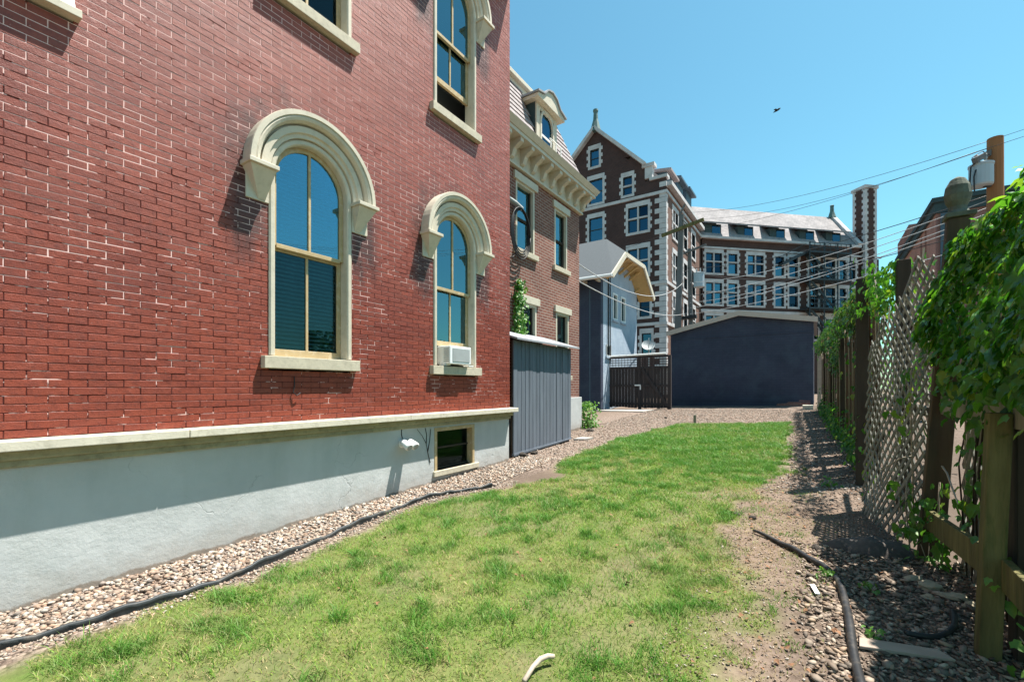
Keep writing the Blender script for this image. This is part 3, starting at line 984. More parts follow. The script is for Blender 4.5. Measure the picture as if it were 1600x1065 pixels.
# small white louvred window at the top left corner
vt = MB()
vt.box(RED, 0.30, 1.0, 4.36, 4.40, -0.1, 0.05); vt.box(RED, 0.30, 0.34, 4.40, 4.95, -0.1, 0.03); vt.box(RED, 0.96, 1.0, 4.40, 4.95, -0.1, 0.03)
vt.box(RED, 0.30, 1.0, 4.95, 4.99, -0.1, 0.03)
vo = vt.build('louvre_window', 'white', RH, 0.003)
b = MB()
for i in range(9):
    z = 4.42 + i * 0.06
    b.hexa([RED.P(0.34, z, 0.012), RED.P(0.96, z, 0.012), RED.P(0.96, z + 0.008, 0.012), RED.P(0.34, z + 0.008, 0.012),
            RED.P(0.34, z + 0.045, -0.04), RED.P(0.96, z + 0.045, -0.04), RED.P(0.96, z + 0.053, -0.04), RED.P(0.34, z + 0.053, -0.04)])
b.build('louvre', 'grey_plastic', vo, kind='stuff')
b = MB(); b.box(RED, 0.27, 1.03, 4.30, 4.358, -0.1, 0.085); b.build('sill', 'cream', vo, 0.004)

# air conditioner in the right lower window
AC = thing('air_conditioner', 'white air conditioner sitting in the window nearest the grey shed', 'air conditioner', RED.P(5.4, 1.905, 0.1))
b = MB(); b.box(RED, 5.03, 5.52, 1.925, 2.195, -0.12, 0.14); b.build('case', 'white_metal', AC, 0.012)
b = MB(); b.box(RED, 5.09, 5.48, 1.965, 2.16, 0.1405, 0.146); b.build('grille', 'grey_plastic', AC)
b = MB()
for i in range(7):
    b.box(RED, 5.024, 5.0295, 1.96 + i * 0.03, 1.975 + i * 0.03, 0.02, 0.12)
b.build('side_slot', 'grey_plastic', AC)
b = MB()
for i in range(6):
    t = 5.525 + i * 0.036
    b.box(RED, t, t + 0.032, 1.93, 2.19, -0.15, -0.09 + 0.012 * (i % 2))
b.build('side_panel', 'white', AC)
b = MB(); b.box(RED, 5.0, 5.12, 1.907, 1.924, -0.04, 0.07); b.box(RED, 5.55, 5.67, 1.907, 1.924, -0.04, 0.07); b.build('foot', 'white', AC)

# twin floodlight under the ledge
FL = thing('floodlight', 'white twin head floodlight fixed to the pale foundation under the stone ledge', 'lamp', RED.P(4.25, 0.83, 0))
b = MB(); b.tube([RED.P(4.25, 0.83, -0.02), RED.P(4.25, 0.83, 0.02)], 0.06, 18); b.build('base_plate', 'white', FL, 0.004)
b = MB(); b.tube([RED.P(4.25, 0.83, 0.02), RED.P(4.25, 0.82, 0.08)], 0.03, 12); b.build('arm', 'white', FL)
for t in (4.20, 4.31):
    b = MB(); b.tube([RED.P(t, 0.86, 0.03), RED.P(t, 0.845, 0.07), RED.P(t + 0.005, 0.80, 0.16), RED.P(t + 0.005, 0.79, 0.175)], [0.03, 0.046, 0.055, 0.052], 14)
    h = b.build('lamp_head', 'white', FL, smooth=True)
    b = MB(); b.tube([RED.P(t + 0.005, 0.789, 0.1765), RED.P(t + 0.005, 0.787, 0.180)], 0.042, 14); b.build('lens', 'grey_plastic', h)
b = MB(); b.tube([RED.P(4.24, 1.02, -0.016), RED.P(4.235, 0.95, -0.012), RED.P(4.25, 0.89, -0.012)], 0.006, 6); b.build('wire', 'cable', FL)

# ------------------------------------------------------------------ townhouse beyond the red house
TH = thing('townhouse', 'brick townhouse with bracketed cream cornice, mansard roof and dormer behind the shed', 'house', (-8, 9.5, 0.4))
T0, T1 = 7.0, 11.58
tw = [(8.36, 9.16, 4.66, 6.16), (10.14, 10.84, 4.66, 6.12), (8.50, 9.25, 1.9, 3.50), (10.22, 10.93, 1.9, 3.50)]
def holed_wall(mb, fr, t0, t1, z0, z1, holes, n0, n1):
    """solid wall with rectangular openings: courses split at every sill and lintel height"""
    zsb = sorted(set([z0, z1] + [h[2] for h in holes] + [h[3] for h in holes]))
    for a, c in zip(zsb[:-1], zsb[1:]):
        if c <= z0 or a >= z1:
            continue
        segs = [(t0, t1)]
        for h in holes:
            if h[2] < c - 1e-6 and h[3] > a + 1e-6:
                out = []
                for s, e in segs:
                    if e <= h[0] or s >= h[1]:
                        out.append((s, e)); continue
                    if s < h[0]: out.append((s, h[0]))
                    if e > h[1]: out.append((h[1], e))
                segs = out
        for s, e in segs:
            mb.box(fr, s, e, a, c, n0, n1)
b = MB(); holed_wall(b, TOWN, T0, T1, 1.32, 7.0, tw, -0.3, 0.0); b.build('wall', 'brick2', TH)
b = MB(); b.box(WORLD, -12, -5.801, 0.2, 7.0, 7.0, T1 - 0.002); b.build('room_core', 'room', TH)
b = MB(); b.box(TOWN, T0, T1 + 0.05, 0.2, 1.32, -0.3, 0.06); b.build('foundation', 'foundation', TH, 0.01)
for t0, t1, z0, z1 in tw:
    b = MB()
    for q in ((t0, t0 + 0.06, z0, z1), (t1 - 0.06, t1, z0, z1), (t0 + 0.06, t1 - 0.06, z1 - 0.05, z1)):
        b.box(TOWN, *q, -0.16, 0.004)
    w = b.build('window', 'cream', TH)
    b = MB(); b.box(TOWN, t0 - 0.10, t1 + 0.10, z0 - 0.12, z0, -0.1, 0.07); b.build('sill', 'stone_sill', w, 0.006)
    b = MB(); b.box(TOWN, t0 - 0.10, t1 + 0.10, z1, z1 + 0.17, -0.1, 0.05); b.build('lintel', 'cream', w, 0.006)
    zm = (z0 + z1) / 2 - 0.05
    b = MB()
    b.box(TOWN, t0 + 0.06, t1 - 0.06, zm, zm + 0.05, -0.12, -0.07); b.box(TOWN, t0 + 0.06, t1 - 0.06, z0, z0 + 0.06, -0.14, -0.09)
    b.box(TOWN, t0 + 0.06, t0 + 0.10, z0, z1 - 0.05, -0.12, -0.07); b.box(TOWN, t1 - 0.10, t1 - 0.06, z0, z1 - 0.05, -0.12, -0.07)
    b.build('sash', 'dark_post', w)
    b = MB(); b.box(TOWN, t0 + 0.1, t1 - 0.1, zm + 0.05, z1 - 0.05, -0.102, -0.098); b.build('pane', 'glass', w)
    b = MB(); b.box(TOWN, t0 + 0.1, t1 - 0.1, z0 + 0.06, zm, -0.112, -0.108); b.build('pane', 'glass' if z0 > 4 else 'glass_screen', w)
    b = MB()
    n = 9
    for i in range(n):
        a = t0 + 0.08 + (t1 - t0 - 0.16) * i / n
        a2 = t0 + 0.08 + (t1 - t0 - 0.16) * (i + 1) / n
        b.add([TOWN.P(a, z0, -0.2 - 0.03 * (i % 2)), TOWN.P(a2, z0, -0.2 - 0.03 * ((i + 1) % 2)), TOWN.P(a2, z1, -0.2 - 0.03 * ((i + 1) % 2)), TOWN.P(a, z1, -0.2 - 0.03 * (i % 2))], [(0, 1, 2, 3)])
    b.build('curtain', 'blind', w)
# cornice
b = MB()
b.fpoly(TOWN, [(T0, 6.42), (T1 + 0.03, 6.42), (T1 + 0.03, 6.82), (T0, 6.82)], -0.1, 0.07)
b.box(TOWN, T0, T1 + 0.05, 6.38, 6.43, -0.1, 0.10)
b.build('frieze', 'cream', TH, 0.006)
b = MB()
b.box(TOWN, T0, T1 + 0.22, 6.82, 6.90, -0.1, 0.40)
b.hexa([TOWN.P(T0, 6.90, -0.1), TOWN.P(T1 + 0.25, 6.90, -0.1), TOWN.P(T1 + 0.25, 6.90, 0.42), TOWN.P(T0, 6.90, 0.42),
        TOWN.P(T0, 7.02, -0.1), TOWN.P(T1 + 0.32, 7.02, -0.1), TOWN.P(T1 + 0.32, 7.02, 0.50), TOWN.P(T0, 7.02, 0.50)])
b.build('cornice', 'cream', TH, 0.006)
first = None
t = 7.55
while t < T1:
    if first is None:
        b = MB()
        b.prism([TOWN.P(t, 6.82, 0.07), TOWN.P(t, 6.82, 0.37), TOWN.P(t, 6.74, 0.37), TOWN.P(t, 6.64, 0.20), TOWN.P(t, 6.50, 0.14), TOWN.P(t, 6.46, 0.07)],
                [TOWN.P(t + 0.12, 6.82, 0.07), TOWN.P(t + 0.12, 6.82, 0.37), TOWN.P(t + 0.12, 6.74, 0.37), TOWN.P(t + 0.12, 6.64, 0.20), TOWN.P(t + 0.12, 6.50, 0.14), TOWN.P(t + 0.12, 6.46, 0.07)])
        first = b.build('bracket', 'cream', TH); first_t = t
    else:
        c = first.copy(); C.objects.link(c); c.parent = TH
        c.location = first.location + Vector((0, t - first_t, 0))
    t += 0.44
# mansard roof, slates laid course by course
MZ0, MZ1 = 7.02, 8.75
def man_n(z):
    return 0.22 - 0.62 * (z - MZ0) / (MZ1 - MZ0)
def man_end(z):
    return T1 + 0.12 - 0.85 * (z - MZ0) / (MZ1 - MZ0)
b = MB()
b.hexa([TOWN.P(T0, MZ0, man_n(MZ0) - 0.02), TOWN.P(man_end(MZ0) - 0.02, MZ0, man_n(MZ0) - 0.02), TOWN.P(man_end(MZ0) - 0.02, MZ0, -6), TOWN.P(T0, MZ0, -6),
        TOWN.P(T0, MZ1, man_n(MZ1) - 0.02), TOWN.P(man_end(MZ1) - 0.02, MZ1, man_n(MZ1) - 0.02), TOWN.P(man_end(MZ1) - 0.02, MZ1, -6), TOWN.P(T0, MZ1, -6)])
b.build('roof', 'mansard', TH)
b = MB()
nr = 11
for r in range(nr):
    z0 = MZ0 + (MZ1 - MZ0) * r / nr; z1 = MZ0 + (MZ1 - MZ0) * (r + 1.12) / nr
    t = T0 + 0.12 * (r % 2)
    while t < man_end(z0):
        e = min(t + 0.232, man_end(z0))
        e1 = min(e, man_end(z1) if e >= man_end(z0) - 1e-6 else e)
        if 9.04 < t and e < 10.3 and z0 < 8.6:
            t += 0.24; continue
        b.hexa([TOWN.P(t, z0, man_n(z0)), TOWN.P(e, z0, man_n(z0)), TOWN.P(e, z0, man_n(z0) + 0.022), TOWN.P(t, z0, man_n(z0) + 0.022),
                TOWN.P(t, z1, man_n(z1) - 0.012), TOWN.P(e1, z1, man_n(z1) - 0.012), TOWN.P(e1, z1, man_n(z1)), TOWN.P(t, z1, man_n(z1))])
        t += 0.24
b.build('slate', 'mansard', TH, kind='stuff')
b = MB(); b.box(TOWN, T0, man_end(MZ1) + 0.12, MZ1, MZ1 + 0.10, -6, man_n(MZ1) + 0.14); b.box(TOWN, T0, man_end(MZ1) + 0.05, MZ1 - 0.14, MZ1, -6, man_n(MZ1) + 0.05)
b.build('roof_trim', 'cream', TH, 0.01)
# dormer
D0, D1 = 9.16, 10.16
dm = MB()
dm.box(TOWN, D0, D1, 7.03, 8.28, -1.6, 0.02)
do = dm.build('dormer', 'dormer_side', TH)
dm = MB()
dm.box(TOWN, D0, D0 + 0.16, 7.10, 8.28, 0.021, 0.06); dm.box(TOWN, D1 - 0.16, D1, 7.10, 8.28, 0.021, 0.06)
dm.box(TOWN, D0 + 0.16, D1 - 0.16, 7.10, 7.22, 0.021, 0.06)
dm.arch(TOWN, (D0 + D1) / 2, 7.92, 7.22, [(0.34, 0.021), (0.34, 0.075), (0.27, 0.075), (0.27, 0.021)], 14)
dm.fpoly(TOWN, [(D0 + 0.16, 8.16), (D1 - 0.16, 8.16), (D1 - 0.16, 8.28), (D0 + 0.16, 8.28)], 0.021, 0.06)
dm.build('dormer_front', 'cream', do, 0.005)
q = MB()
pts = [((D0 + D1) / 2 - 0.27, 7.22), ((D0 + D1) / 2 + 0.27, 7.22)] + [((D0 + D1) / 2 + 0.27 * math.cos(PI * i / 12), 7.92 + 0.27 * math.sin(PI * i / 12)) for i in range(13)]
q.fpoly(TOWN, pts, 0.022, 0.026); q.build('pane', 'glass_far', do)
q = MB(); q.box(TOWN, (D0 + D1) / 2 - 0.27, (D0 + D1) / 2 + 0.27, 7.60, 7.65, 0.027, 0.045); q.build('sash', 'white', do)
q = MB()
mid = (D0 + D1) / 2
prof = [(D0 - 0.16, 8.28), (D1 + 0.16, 8.28), (D1 + 0.16, 8.36), (D1 - 0.12, 8.44), (mid + 0.22, 8.60), (mid, 8.66), (mid - 0.22, 8.60), (D0 + 0.12, 8.44), (D0 - 0.16, 8.36)]
q.fpoly(TOWN, prof, -1.6, 0.20)
q.build('dormer_hood', 'cream', do, 0.008)
q = MB()
q.fpoly(TOWN, [(D0 - 0.2, 8.362), (D0 + 0.12, 8.442), (mid - 0.22, 8.602), (mid, 8.662), (mid + 0.22, 8.602), (D1 - 0.12, 8.442), (D1 + 0.2, 8.362),
               (D1 + 0.2, 8.40), (D1 - 0.12, 8.48), (mid + 0.22, 8.64), (mid, 8.70), (mid - 0.22, 8.64), (D0 + 0.12, 8.48), (D0 - 0.2, 8.40)], -1.6, 0.24)
q.build('dormer_roof', 'shed_roof', do)
q = MB()
for tt in (D0 + 0.25, mid, D1 - 0.25):
    q.tube([TOWN.P(tt, 7.03, 0.30), TOWN.P(tt, 7.42, 0.30)], 0.015, 6)
q.tube([TOWN.P(D0 + 0.2, 7.42, 0.30), TOWN.P(D1 - 0.2, 7.42, 0.30)], 0.018, 6)
q.build('railing', 'white', do)

# coil of black service cable on the townhouse wall
CO = thing('cable_coil', 'black service cable hanging in a loop beside the red house corner', 'cable', TOWN.P(8.4, 5.0, 0.1))
b = MB()
for kx in range(4):
    pts = []
    for i in range(25):
        a = 2 * PI * i / 24
        pts.append(TOWN.P(8.42 + (0.30 + 0.03 * kx) * math.cos(a) - 0.03 * kx, 5.02 + (0.45 + 0.035 * kx) * math.sin(a) - 0.03 * kx, 0.10 + 0.02 * kx))
    b.tube(pts, 0.013, 6)
b.build('loop', 'cable', CO, smooth=True)
b = MB(); b.tube([TOWN.P(7.9, 5.62, 0.04), TOWN.P(8.2, 5.56, 0.1), TOWN.P(8.42, 5.50, 0.12)], 0.05, 8); b.build('conduit_head', 'grey_plastic', CO)
b = MB(); b.tube([TOWN.P(8.3, 4.55, 0.1), TOWN.P(8.15, 4.40, 0.08), TOWN.P(7.95, 4.3, 0.06)], 0.012, 6); b.build('tail', 'cable', CO)

# ------------------------------------------------------------------ grey shed between the two houses
SH = thing('lean_to_shed', 'grey vertical board lean to shed between the red house and townhouse', 'shed', (-5.1, 8.2, 0.3))
SF = Fr((-4.70, 0), (0, 1), (1, 0))
n = 17
S0, S1 = 7.06, 9.46
for i in range(n):
    w = (S1 - S0) / n
    t0 = S0 + i * w + 0.006; t1 = S0 + (i + 1) * w - 0.006
    b = MB()
    zb = float(G(-4.7, t0)) + 0.06 + random.uniform(-0.012, 0.012)
    pr = random.uniform(-0.006, 0.006)
    b.box(SF, t0, t1, zb, 2.47, -0.024 + pr, pr)
    b.build('board', 'shed_board', SH, 0.003)
b = MB()
b.box(SF, S0 + 0.02, S1 - 0.02, 0.35, 2.46, -0.06, -0.036)
b.box(SF, S1 - 0.03, S1 - 0.005, 0.42, 2.44, -0.75, -0.036)
b.build('back_panel', 'dark_post', SH)
b = MB()
b.hexa([SF.P(S0 - 0.10, 2.46, 0.16), SF.P(S1 + 0.12, 2.46, 0.16), SF.P(S1 + 0.12, 2.75, -0.8), SF.P(S0 - 0.10, 2.75, -0.8),
        SF.P(S0 - 0.10, 2.50, 0.16), SF.P(S1 + 0.12, 2.50, 0.16), SF.P(S1 + 0.12, 2.79, -0.8), SF.P(S0 - 0.10, 2.79, -0.8)])
b.build('roof', 'shed_roof', SH, 0.004)
b = MB()
b.hexa([SF.P(S0, 0.30, -0.03), SF.P(S1, 0.40, -0.03), SF.P(S1, 0.40, 0.02), SF.P(S0, 0.30, 0.02),
        SF.P(S0, 0.345, -0.03), SF.P(S1, 0.43, -0.03), SF.P(S1, 0.43, 0.02), SF.P(S0, 0.345, 0.02)])
b.build('bottom_rail', 'shed_board', SH)

# ------------------------------------------------------------------ blue carriage house
CH = thing('carriage_house', 'blue stucco carriage house with clipped grey gable roof and golden soffit', 'house', (-10, 20.5, 0.6))
cx0, cx1, cy0, cy1 = -13.0, -7.55, 18.0, 22.6
CE = Fr((cx1, 0), (0, 1), (1, 0))
wins = [(19.35, 19.90, 4.62, 5.82), (20.33, 20.92, 4.62, 5.82), (18.55, 19.12, 2.95, 3.45)]
b = MB()
holed_wall(b, CE, cy0 + 0.25, cy1, 0.3, 6.3, wins, -0.25, 0.0)
b.fpoly(CE, [(cy0 + 0.25, 6.3), (cy1, 6.3), (21.4, 7.22), (18.95, 7.22)], -0.25, 0.0)
b.build('gable_wall', 'stucco', CH)
b = MB(); b.box(WORLD, cx0, cx1 - 0.002, 0.3, 6.3, cy0, cy0 + 0.25); b.build('front_wall', 'navy_x', CH)
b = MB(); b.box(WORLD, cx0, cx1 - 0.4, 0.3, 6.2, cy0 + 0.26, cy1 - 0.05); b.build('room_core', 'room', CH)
for t0, t1, z0, z1 in wins:
    b = MB()
    for q in ((t0, t0 + 0.07, z0, z1), (t1 - 0.07, t1, z0, z1), (t0 + 0.07, t1 - 0.07, z1 - 0.07, z1), (t0 + 0.07, t1 - 0.07, z0, z0 + 0.07)):
        b.box(CE, *q, -0.1, 0.03)
    w = b.build('window', 'white' if z0 > 4 else 'grey_plastic', CH)
    b = MB(); b.box(CE, t0 + 0.07, t1 - 0.07, z0 + 0.07, z1 - 0.07, -0.07, -0.06); b.build('pane', 'glass_screen', w)
    b = MB(); b.box(CE, t0 - 0.06, t1 + 0.06, z0 - 0.08, z0, -0.05, 0.07); b.build('sill', 'stucco', w)
# roof: main slopes, clipped end, thickness 0.12
RY, RZ, RX = 20.1, 8.52, -8.15
ex = -6.75
A = (17.3, 6.15); B_ = (18.85, 7.38); B2 = (21.35, 7.38); A2 = (22.95, 6.10)
def slab(mb, pts, th=0.12):
    p = [Vector(q) for q in pts]
    mb.prism([q - Vector((0, 0, th)) for q in p], p)
b = MB()
slab(b, [(cx0, A[0], A[1]), (ex, A[0], A[1]), (ex, B_[0], B_[1]), (RX, RY, RZ), (cx0, RY, RZ)])
b.build('roof_slope', 'shingle', CH)
b = MB()
slab(b, [(cx0, A2[0], A2[1]), (ex, A2[0], A2[1]), (ex, B2[0], B2[1]), (RX, RY, RZ), (cx0, RY, RZ)])
b.build('roof_slope', 'shingle', CH)
b = MB()
slab(b, [(ex, B_[0], B_[1]), (ex, B2[0], B2[1]), (RX, RY, RZ)])
b.build('clipped_gable', 'shingle', CH)
b = MB()
b.bar((ex - 0.02, A[0], A[1] - 0.10), (ex - 0.02, B_[0], B_[1] - 0.10), 0.07, 0.2)
b.bar((ex - 0.02, B_[0], B_[1] - 0.10), (ex - 0.02, B2[0], B2[1] - 0.10), 0.07, 0.18)
b.bar((ex - 0.02, A2[0], A2[1] - 0.10), (ex - 0.02, B2[0], B2[1] - 0.10), 0.07, 0.2)
b.build('rake_board', 'cream', CH)
b = MB()
slab(b, [(cx1, A2[0], A2[1] - 0.13), (ex - 0.06, A2[0], A2[1] - 0.13), (ex - 0.06, B2[0], B2[1] - 0.13), (cx1, B2[0], B2[1] - 0.13)], 0.03)
slab(b, [(cx1, A[0], A[1] - 0.13), (ex - 0.06, A[0], A[1] - 0.13), (ex - 0.06, B_[0], B_[1] - 0.13), (cx1, B_[0], B_[1] - 0.13)], 0.03)
slab(b, [(cx1, B_[0], B_[1] - 0.13), (ex - 0.06, B_[0], B_[1] - 0.13), (ex - 0.06, B2[0], B2[1] - 0.13), (cx1, B2[0], B2[1] - 0.13)], 0.03)
b.build('soffit', 'soffit', CH)
for yy, zz in ((18.6, 6.75), (19.4, 7.25), (20.1, 7.25), (20.8, 7.25), (21.5, 7.25), (22.3, 6.8)):
    b = MB(); b.bar((cx1, yy, zz - 0.45), (ex - 0.1, yy, zz + 0.02), 0.09, 0.09); b.bar((cx1, yy, zz), (ex - 0.1, yy, zz + 0.06), 0.09, 0.09)
    b.build('eave_bracket', 'soffit', CH)
b = MB(); b.tube([(-13, A[0] - 0.05, A[1] - 0.08), (ex, A[0] - 0.05, A[1] - 0.08)], 0.07, 8); b.build('gutter', 'white', CH)
for x in (-8.9, -8.2, -7.6):
    b = MB(); b.bar((x, 17.65, 6.08), (x, 18.1, 6.08), 0.08, 0.1); b.build('rafter_tail', 'cream', CH)
b = MB(); b.tube([(-8.05, 18.04, 6.1), (-8.05, 18.04, 0.8)], 0.05, 8); b.tube([(-7.70, 18.05, 6.1), (-7.70, 18.05, 0.8)], 0.045, 8); b.build('downpipe', 'navy_metal', CH)
b = MB(); b.tube([(-7.5, 18.75, 6.4), (-7.5, 18.75, 3.0)], 0.03, 6); b.tube([(-7.5, 18.95, 6.4), (-7.5, 18.95, 2.8)], 0.02, 6); b.build('wall_cable', 'cable', CH)

# ------------------------------------------------------------------ gate between carriage house and garage
GT = thing('wooden_gate', 'dark brown board gate with lattice strip and diagonal brace beside the navy garage', 'gate', (-6.5, 19, 0.7))
GF = Fr((0, 19), (1, 0), (0, -1))
x0, x1 = -7.98, -4.95
nb = 22
for i in range(nb):
    w = (x1 - x0) / nb
    a = x0 + i * w + 0.006; c = x0 + (i + 1) * w - 0.006
    b = MB(); b.box(GF, a, c, 0.74 + random.uniform(-0.02, 0.03), 2.40, -0.012, 0.012 + random.uniform(0, 0.006))
    b.build('board', 'gate', GT)
for a in (-8.02, -6.22, -4.98):
    b = MB(); b.box(GF, a - 0.06, a + 0.06, 0.6, 2.92, -0.07, 0.05); b.build('post', 'gate', GT)
for z in (1.62, 2.38, 0.86, 2.84):
    b = MB(); b.box(GF, x0 + 0.07, x1 - 0.09, z, z + 0.10, 0.020, 0.055); b.build('rail', 'gate', GT)
b = MB(); b.bar((-6.1, 18.93, 2.36), (-5.05, 18.93, 0.82), 0.03, 0.12); b.build('brace', 'gate', GT)
k = 0
for i in range(22):
    a = -7.95 + i * 0.135
    b = MB(); b.bar((a, 19.0, 2.49), (a, 19.0, 2.84), 0.03, 0.012); b.build('lattice_slat', 'gate', GT)
for z in (2.56, 2.66, 2.76):
    b = MB(); b.bar((-7.95, 19.012, z), (-5.05, 19.012, z), 0.012, 0.03); b.build('lattice_slat', 'gate', GT)
b = MB(); b.box(GF, -6.42, -6.16, 1.66, 1.72, 0.056, 0.062); b.box(GF, -6.20, -6.15, 1.50, 1.66, 0.056, 0.062); b.build('latch', 'white_metal', GT)
PP = MB(); PP.tube([(-8.05, 18.9, 2.93), (-6.8, 18.9, 2.95), (-5.1, 18.9, 2.99)], 0.04, 8)
tag(PP.build('white_pipe', 'white'), 'long white pipe resting along the top of the wooden gate', 'pipe')

# ------------------------------------------------------------------ navy garage
GA = thing('garage', 'low navy painted garage with beige edged shallow gable at the end of the yard', 'garage', (-2.7, 24, 0.7))
gx0, gx1 = -5.46, -0.10
prof = [(gx0, 0.4), (gx1, 0.4), (gx1, 4.16), (-2.68, 4.60), (gx0, 3.98)]
b = MB(); b.prism([(x, 21.0, z) for x, z in prof], [(x, 27.0, z) for x, z in prof]); b.build('wall', 'navy_x', GA)
b = MB()
for (xa, za), (xb, zb) in (((gx0 - 0.12, 3.96), (-2.68, 4.615)), ((-2.68, 4.615), (gx1 + 0.12, 4.14))):
    b.hexa([(xa, 20.86, za), (xb, 20.86, zb), (xb, 27.1, zb), (xa, 27.1, za), (xa, 20.86, za + 0.14), (xb, 20.86, zb + 0.14), (xb, 27.1, zb + 0.14), (xa, 27.1, za + 0.14)])
b.build('roof', 'shed_roof', GA)
for (xa, za), (xb, zb) in (((gx0 - 0.14, 3.90), (-2.679, 4.56)), ((-2.681, 4.56), (gx1 + 0.14, 4.08))):
    b = MB()
    b.hexa([(xa, 20.80, za), (xb, 20.80, zb), (xb, 20.858, zb), (xa, 20.858, za), (xa, 20.80, za + 0.2), (xb, 20.80, zb + 0.2), (xb, 20.858, zb + 0.2), (xa, 20.858, za + 0.2)])
    b.build('barge_board', 'navy_trim', GA)
b = MB(); b.box(WORLD, gx0 - 0.003, gx1 + 0.003, 1.02, 1.06, 20.985, 21.0); b.box(WORLD, gx0, gx1, 3.72, 3.75, 20.985, 21.0); b.build('band', 'navy_x', GA)
b = MB(); b.fpoly(Fr((0, 20.993), (1, 0), (0, -1)), [(-1.35, 0.86), (-0.2, 0.86), (-0.2, 1.08), (-0.55, 1.10), (-0.62, 1.02), (-0.9, 1.04), (-1.0, 0.97), (-1.3, 0.95)], 0, 0.006)
b.build('bare_brick_patch', 'pink_x', GA)

# ------------------------------------------------------------------ big brick building behind: gabled front, long wing
BB = thing('gabled_apartment_block', 'dark brick apartment block with white quoins, tall gable and long dormered wing', 'building', (-14, 45, 0.8))
FRN = Fr((0, 40), (1, 0), (0, -1))                  # gabled front, t = X
SID = Fr((-10.8, 0), (0, 1), (1, 0))                # side toward the court, t = Y
WNG = Fr((-10.8, 54), WU, (0.696, -0.718))          # long wing

def far_window(fr, t0, t1, z0, z1, cols, rowsplit, parent, tooth=True, n=0.0):
    """stone surround with toothed sides, dark recess, panes, mullions"""
    b = MB()
    s = 0.20
    b.box(fr, t0 - s, t1 + s, z1, z1 + 0.42, -0.25, 0.05)
    b.box(fr, t0 - s, t1 + s, z0 - 0.22, z0, -0.25, 0.07)
    b.box(fr, t0 - s, t0, z0, z1, -0.25, 0.05)
    b.box(fr, t1, t1 + s, z0, z1, -0.25, 0.05)
    if tooth:
        z = z0 + 0.12; i = 0
        while z < z1:
            b.box(fr, t0 - s - 0.15, t0 - s + 0.01, z, min(z + 0.32, z1 + 0.4), -0.1, 0.045)
            b.box(fr, t1 + s - 0.01, t1 + s + 0.15, z, min(z + 0.32, z1 + 0.4), -0.1, 0.045)
            z += 0.64
    w = b.build('window', 'limestone', parent)
    m = MB()
    g = 0.13
    if cols == 2:
        mt = (t0 + t1) / 2
        m.box(fr, mt - g / 2, mt + g / 2, z0, z1, -0.18, 0.02)
    if rowsplit:
        zm = z0 + (z1 - z0) * rowsplit
        m.box(fr, t0, t1, zm - g / 2, zm + g / 2, -0.18, 0.015)
    if cols == 2 or rowsplit:
        m.build('mullion', 'limestone', w)
    fm = MB()
    xs_ = [t0, t1] if cols == 1 else [t0, (t0 + t1) / 2 - g / 2, (t0 + t1) / 2 + g / 2, t1]
    zs_ = [z0, z1] if not rowsplit else [z0, z0 + (z1 - z0) * rowsplit - g / 2, z0 + (z1 - z0) * rowsplit + g / 2, z1]
    for i in range(0, len(xs_), 2):
        for j in range(0, len(zs_), 2):
            a0, a1, c0, c1 = xs_[i], xs_[i + 1], zs_[j], zs_[j + 1]
            e = 0.07
            fm.box(fr, a0, a0 + e, c0, c1, -0.22, -0.12); fm.box(fr, a1 - e, a1, c0, c1, -0.22, -0.12)
            fm.box(fr, a0 + e, a1 - e, c0, c0 + e, -0.22, -0.12); fm.box(fr, a0 + e, a1 - e, c1 - e, c1, -0.22, -0.12)
            if not rowsplit:
                fm.box(fr, a0 + e, a1 - e, (c0 + c1) / 2 - 0.04, (c0 + c1) / 2 + 0.04, -0.22, -0.12)
            p = MB(); p.box(fr, a0 + e, a1 - e, c0 + e, c1 - e, -0.19, -0.17); p.build('pane', random.choice(('glass_far', 'glass_far', 'glass_far_dark', 'glass_far_dim')), w)
    fm.build('frame', 'iron', w)
    return w

front_w = [(-17.95, -16.6, 18.95, 21.2, 1, 0), (-14.62, -13.78, 19.0, 20.65, 1, 0.5), (-14.15, -12.35, 15.5, 17.75, 2, 0.55),
           (-17.95, -16.6, 15.4, 17.6, 1, 0), (-14.15, -12.35, 11.6, 14.0, 2, 0.55), (-17.95, -16.6, 11.6, 13.9, 1, 0),
           (-13.1, -12.2, 7.9, 9.6, 1, 0), (-12.9, -12.05, 4.5, 6.4, 1, 0), (-17.3 - 0.62, -17.3 + 0.45, 22.5, 24.1, 1, 0)]
front_w[-1] = (-17.85, -16.95, 22.45, 24.05, 1, 0)
b = MB()
FX0, FX1 = -24.0, -10.8
holed_wall(b, FRN, FX0, FX1, 0.3, 19.8, [(w[0], w[1], w[2], w[3]) for w in front_w], -0.4, 0)
holed_wall(b, FRN, -21.9, -12.6, 19.8, 21.2, [(w[0], w[1], w[2], w[3]) for w in front_w], -0.4, 0)
gab_h = front_w[-1]
b.fpoly(FRN, [(-21.9, 21.2), (-12.6, 21.2), (-14.5, 22.45), (-20.2, 22.45)], -0.4, 0)
hw0, hw1 = gab_h[0], gab_h[1]
def gab_x(z):   # half width of the gable at height z
    return (25.8 - z) * (4.65 / 4.6)
gm_ = -17.3
b.v and None
for z0, z1, l0, l1, r0, r1 in ((22.45, 24.05, gm_ - gab_x(22.45), gm_ - gab_x(24.05), hw0, hw0), (22.45, 24.05, hw1, hw1, gm_ + gab_x(22.45), gm_ + gab_x(24.05))):
    b.fpoly(FRN, [(l0, z0), (r0, z0), (r1, z1), (l1, z1)], -0.4, 0)
b.fpoly(FRN, [(gm_ - gab_x(24.05), 24.05), (gm_ + gab_x(24.05), 24.05), (gm_, 25.8)], -0.4, 0)
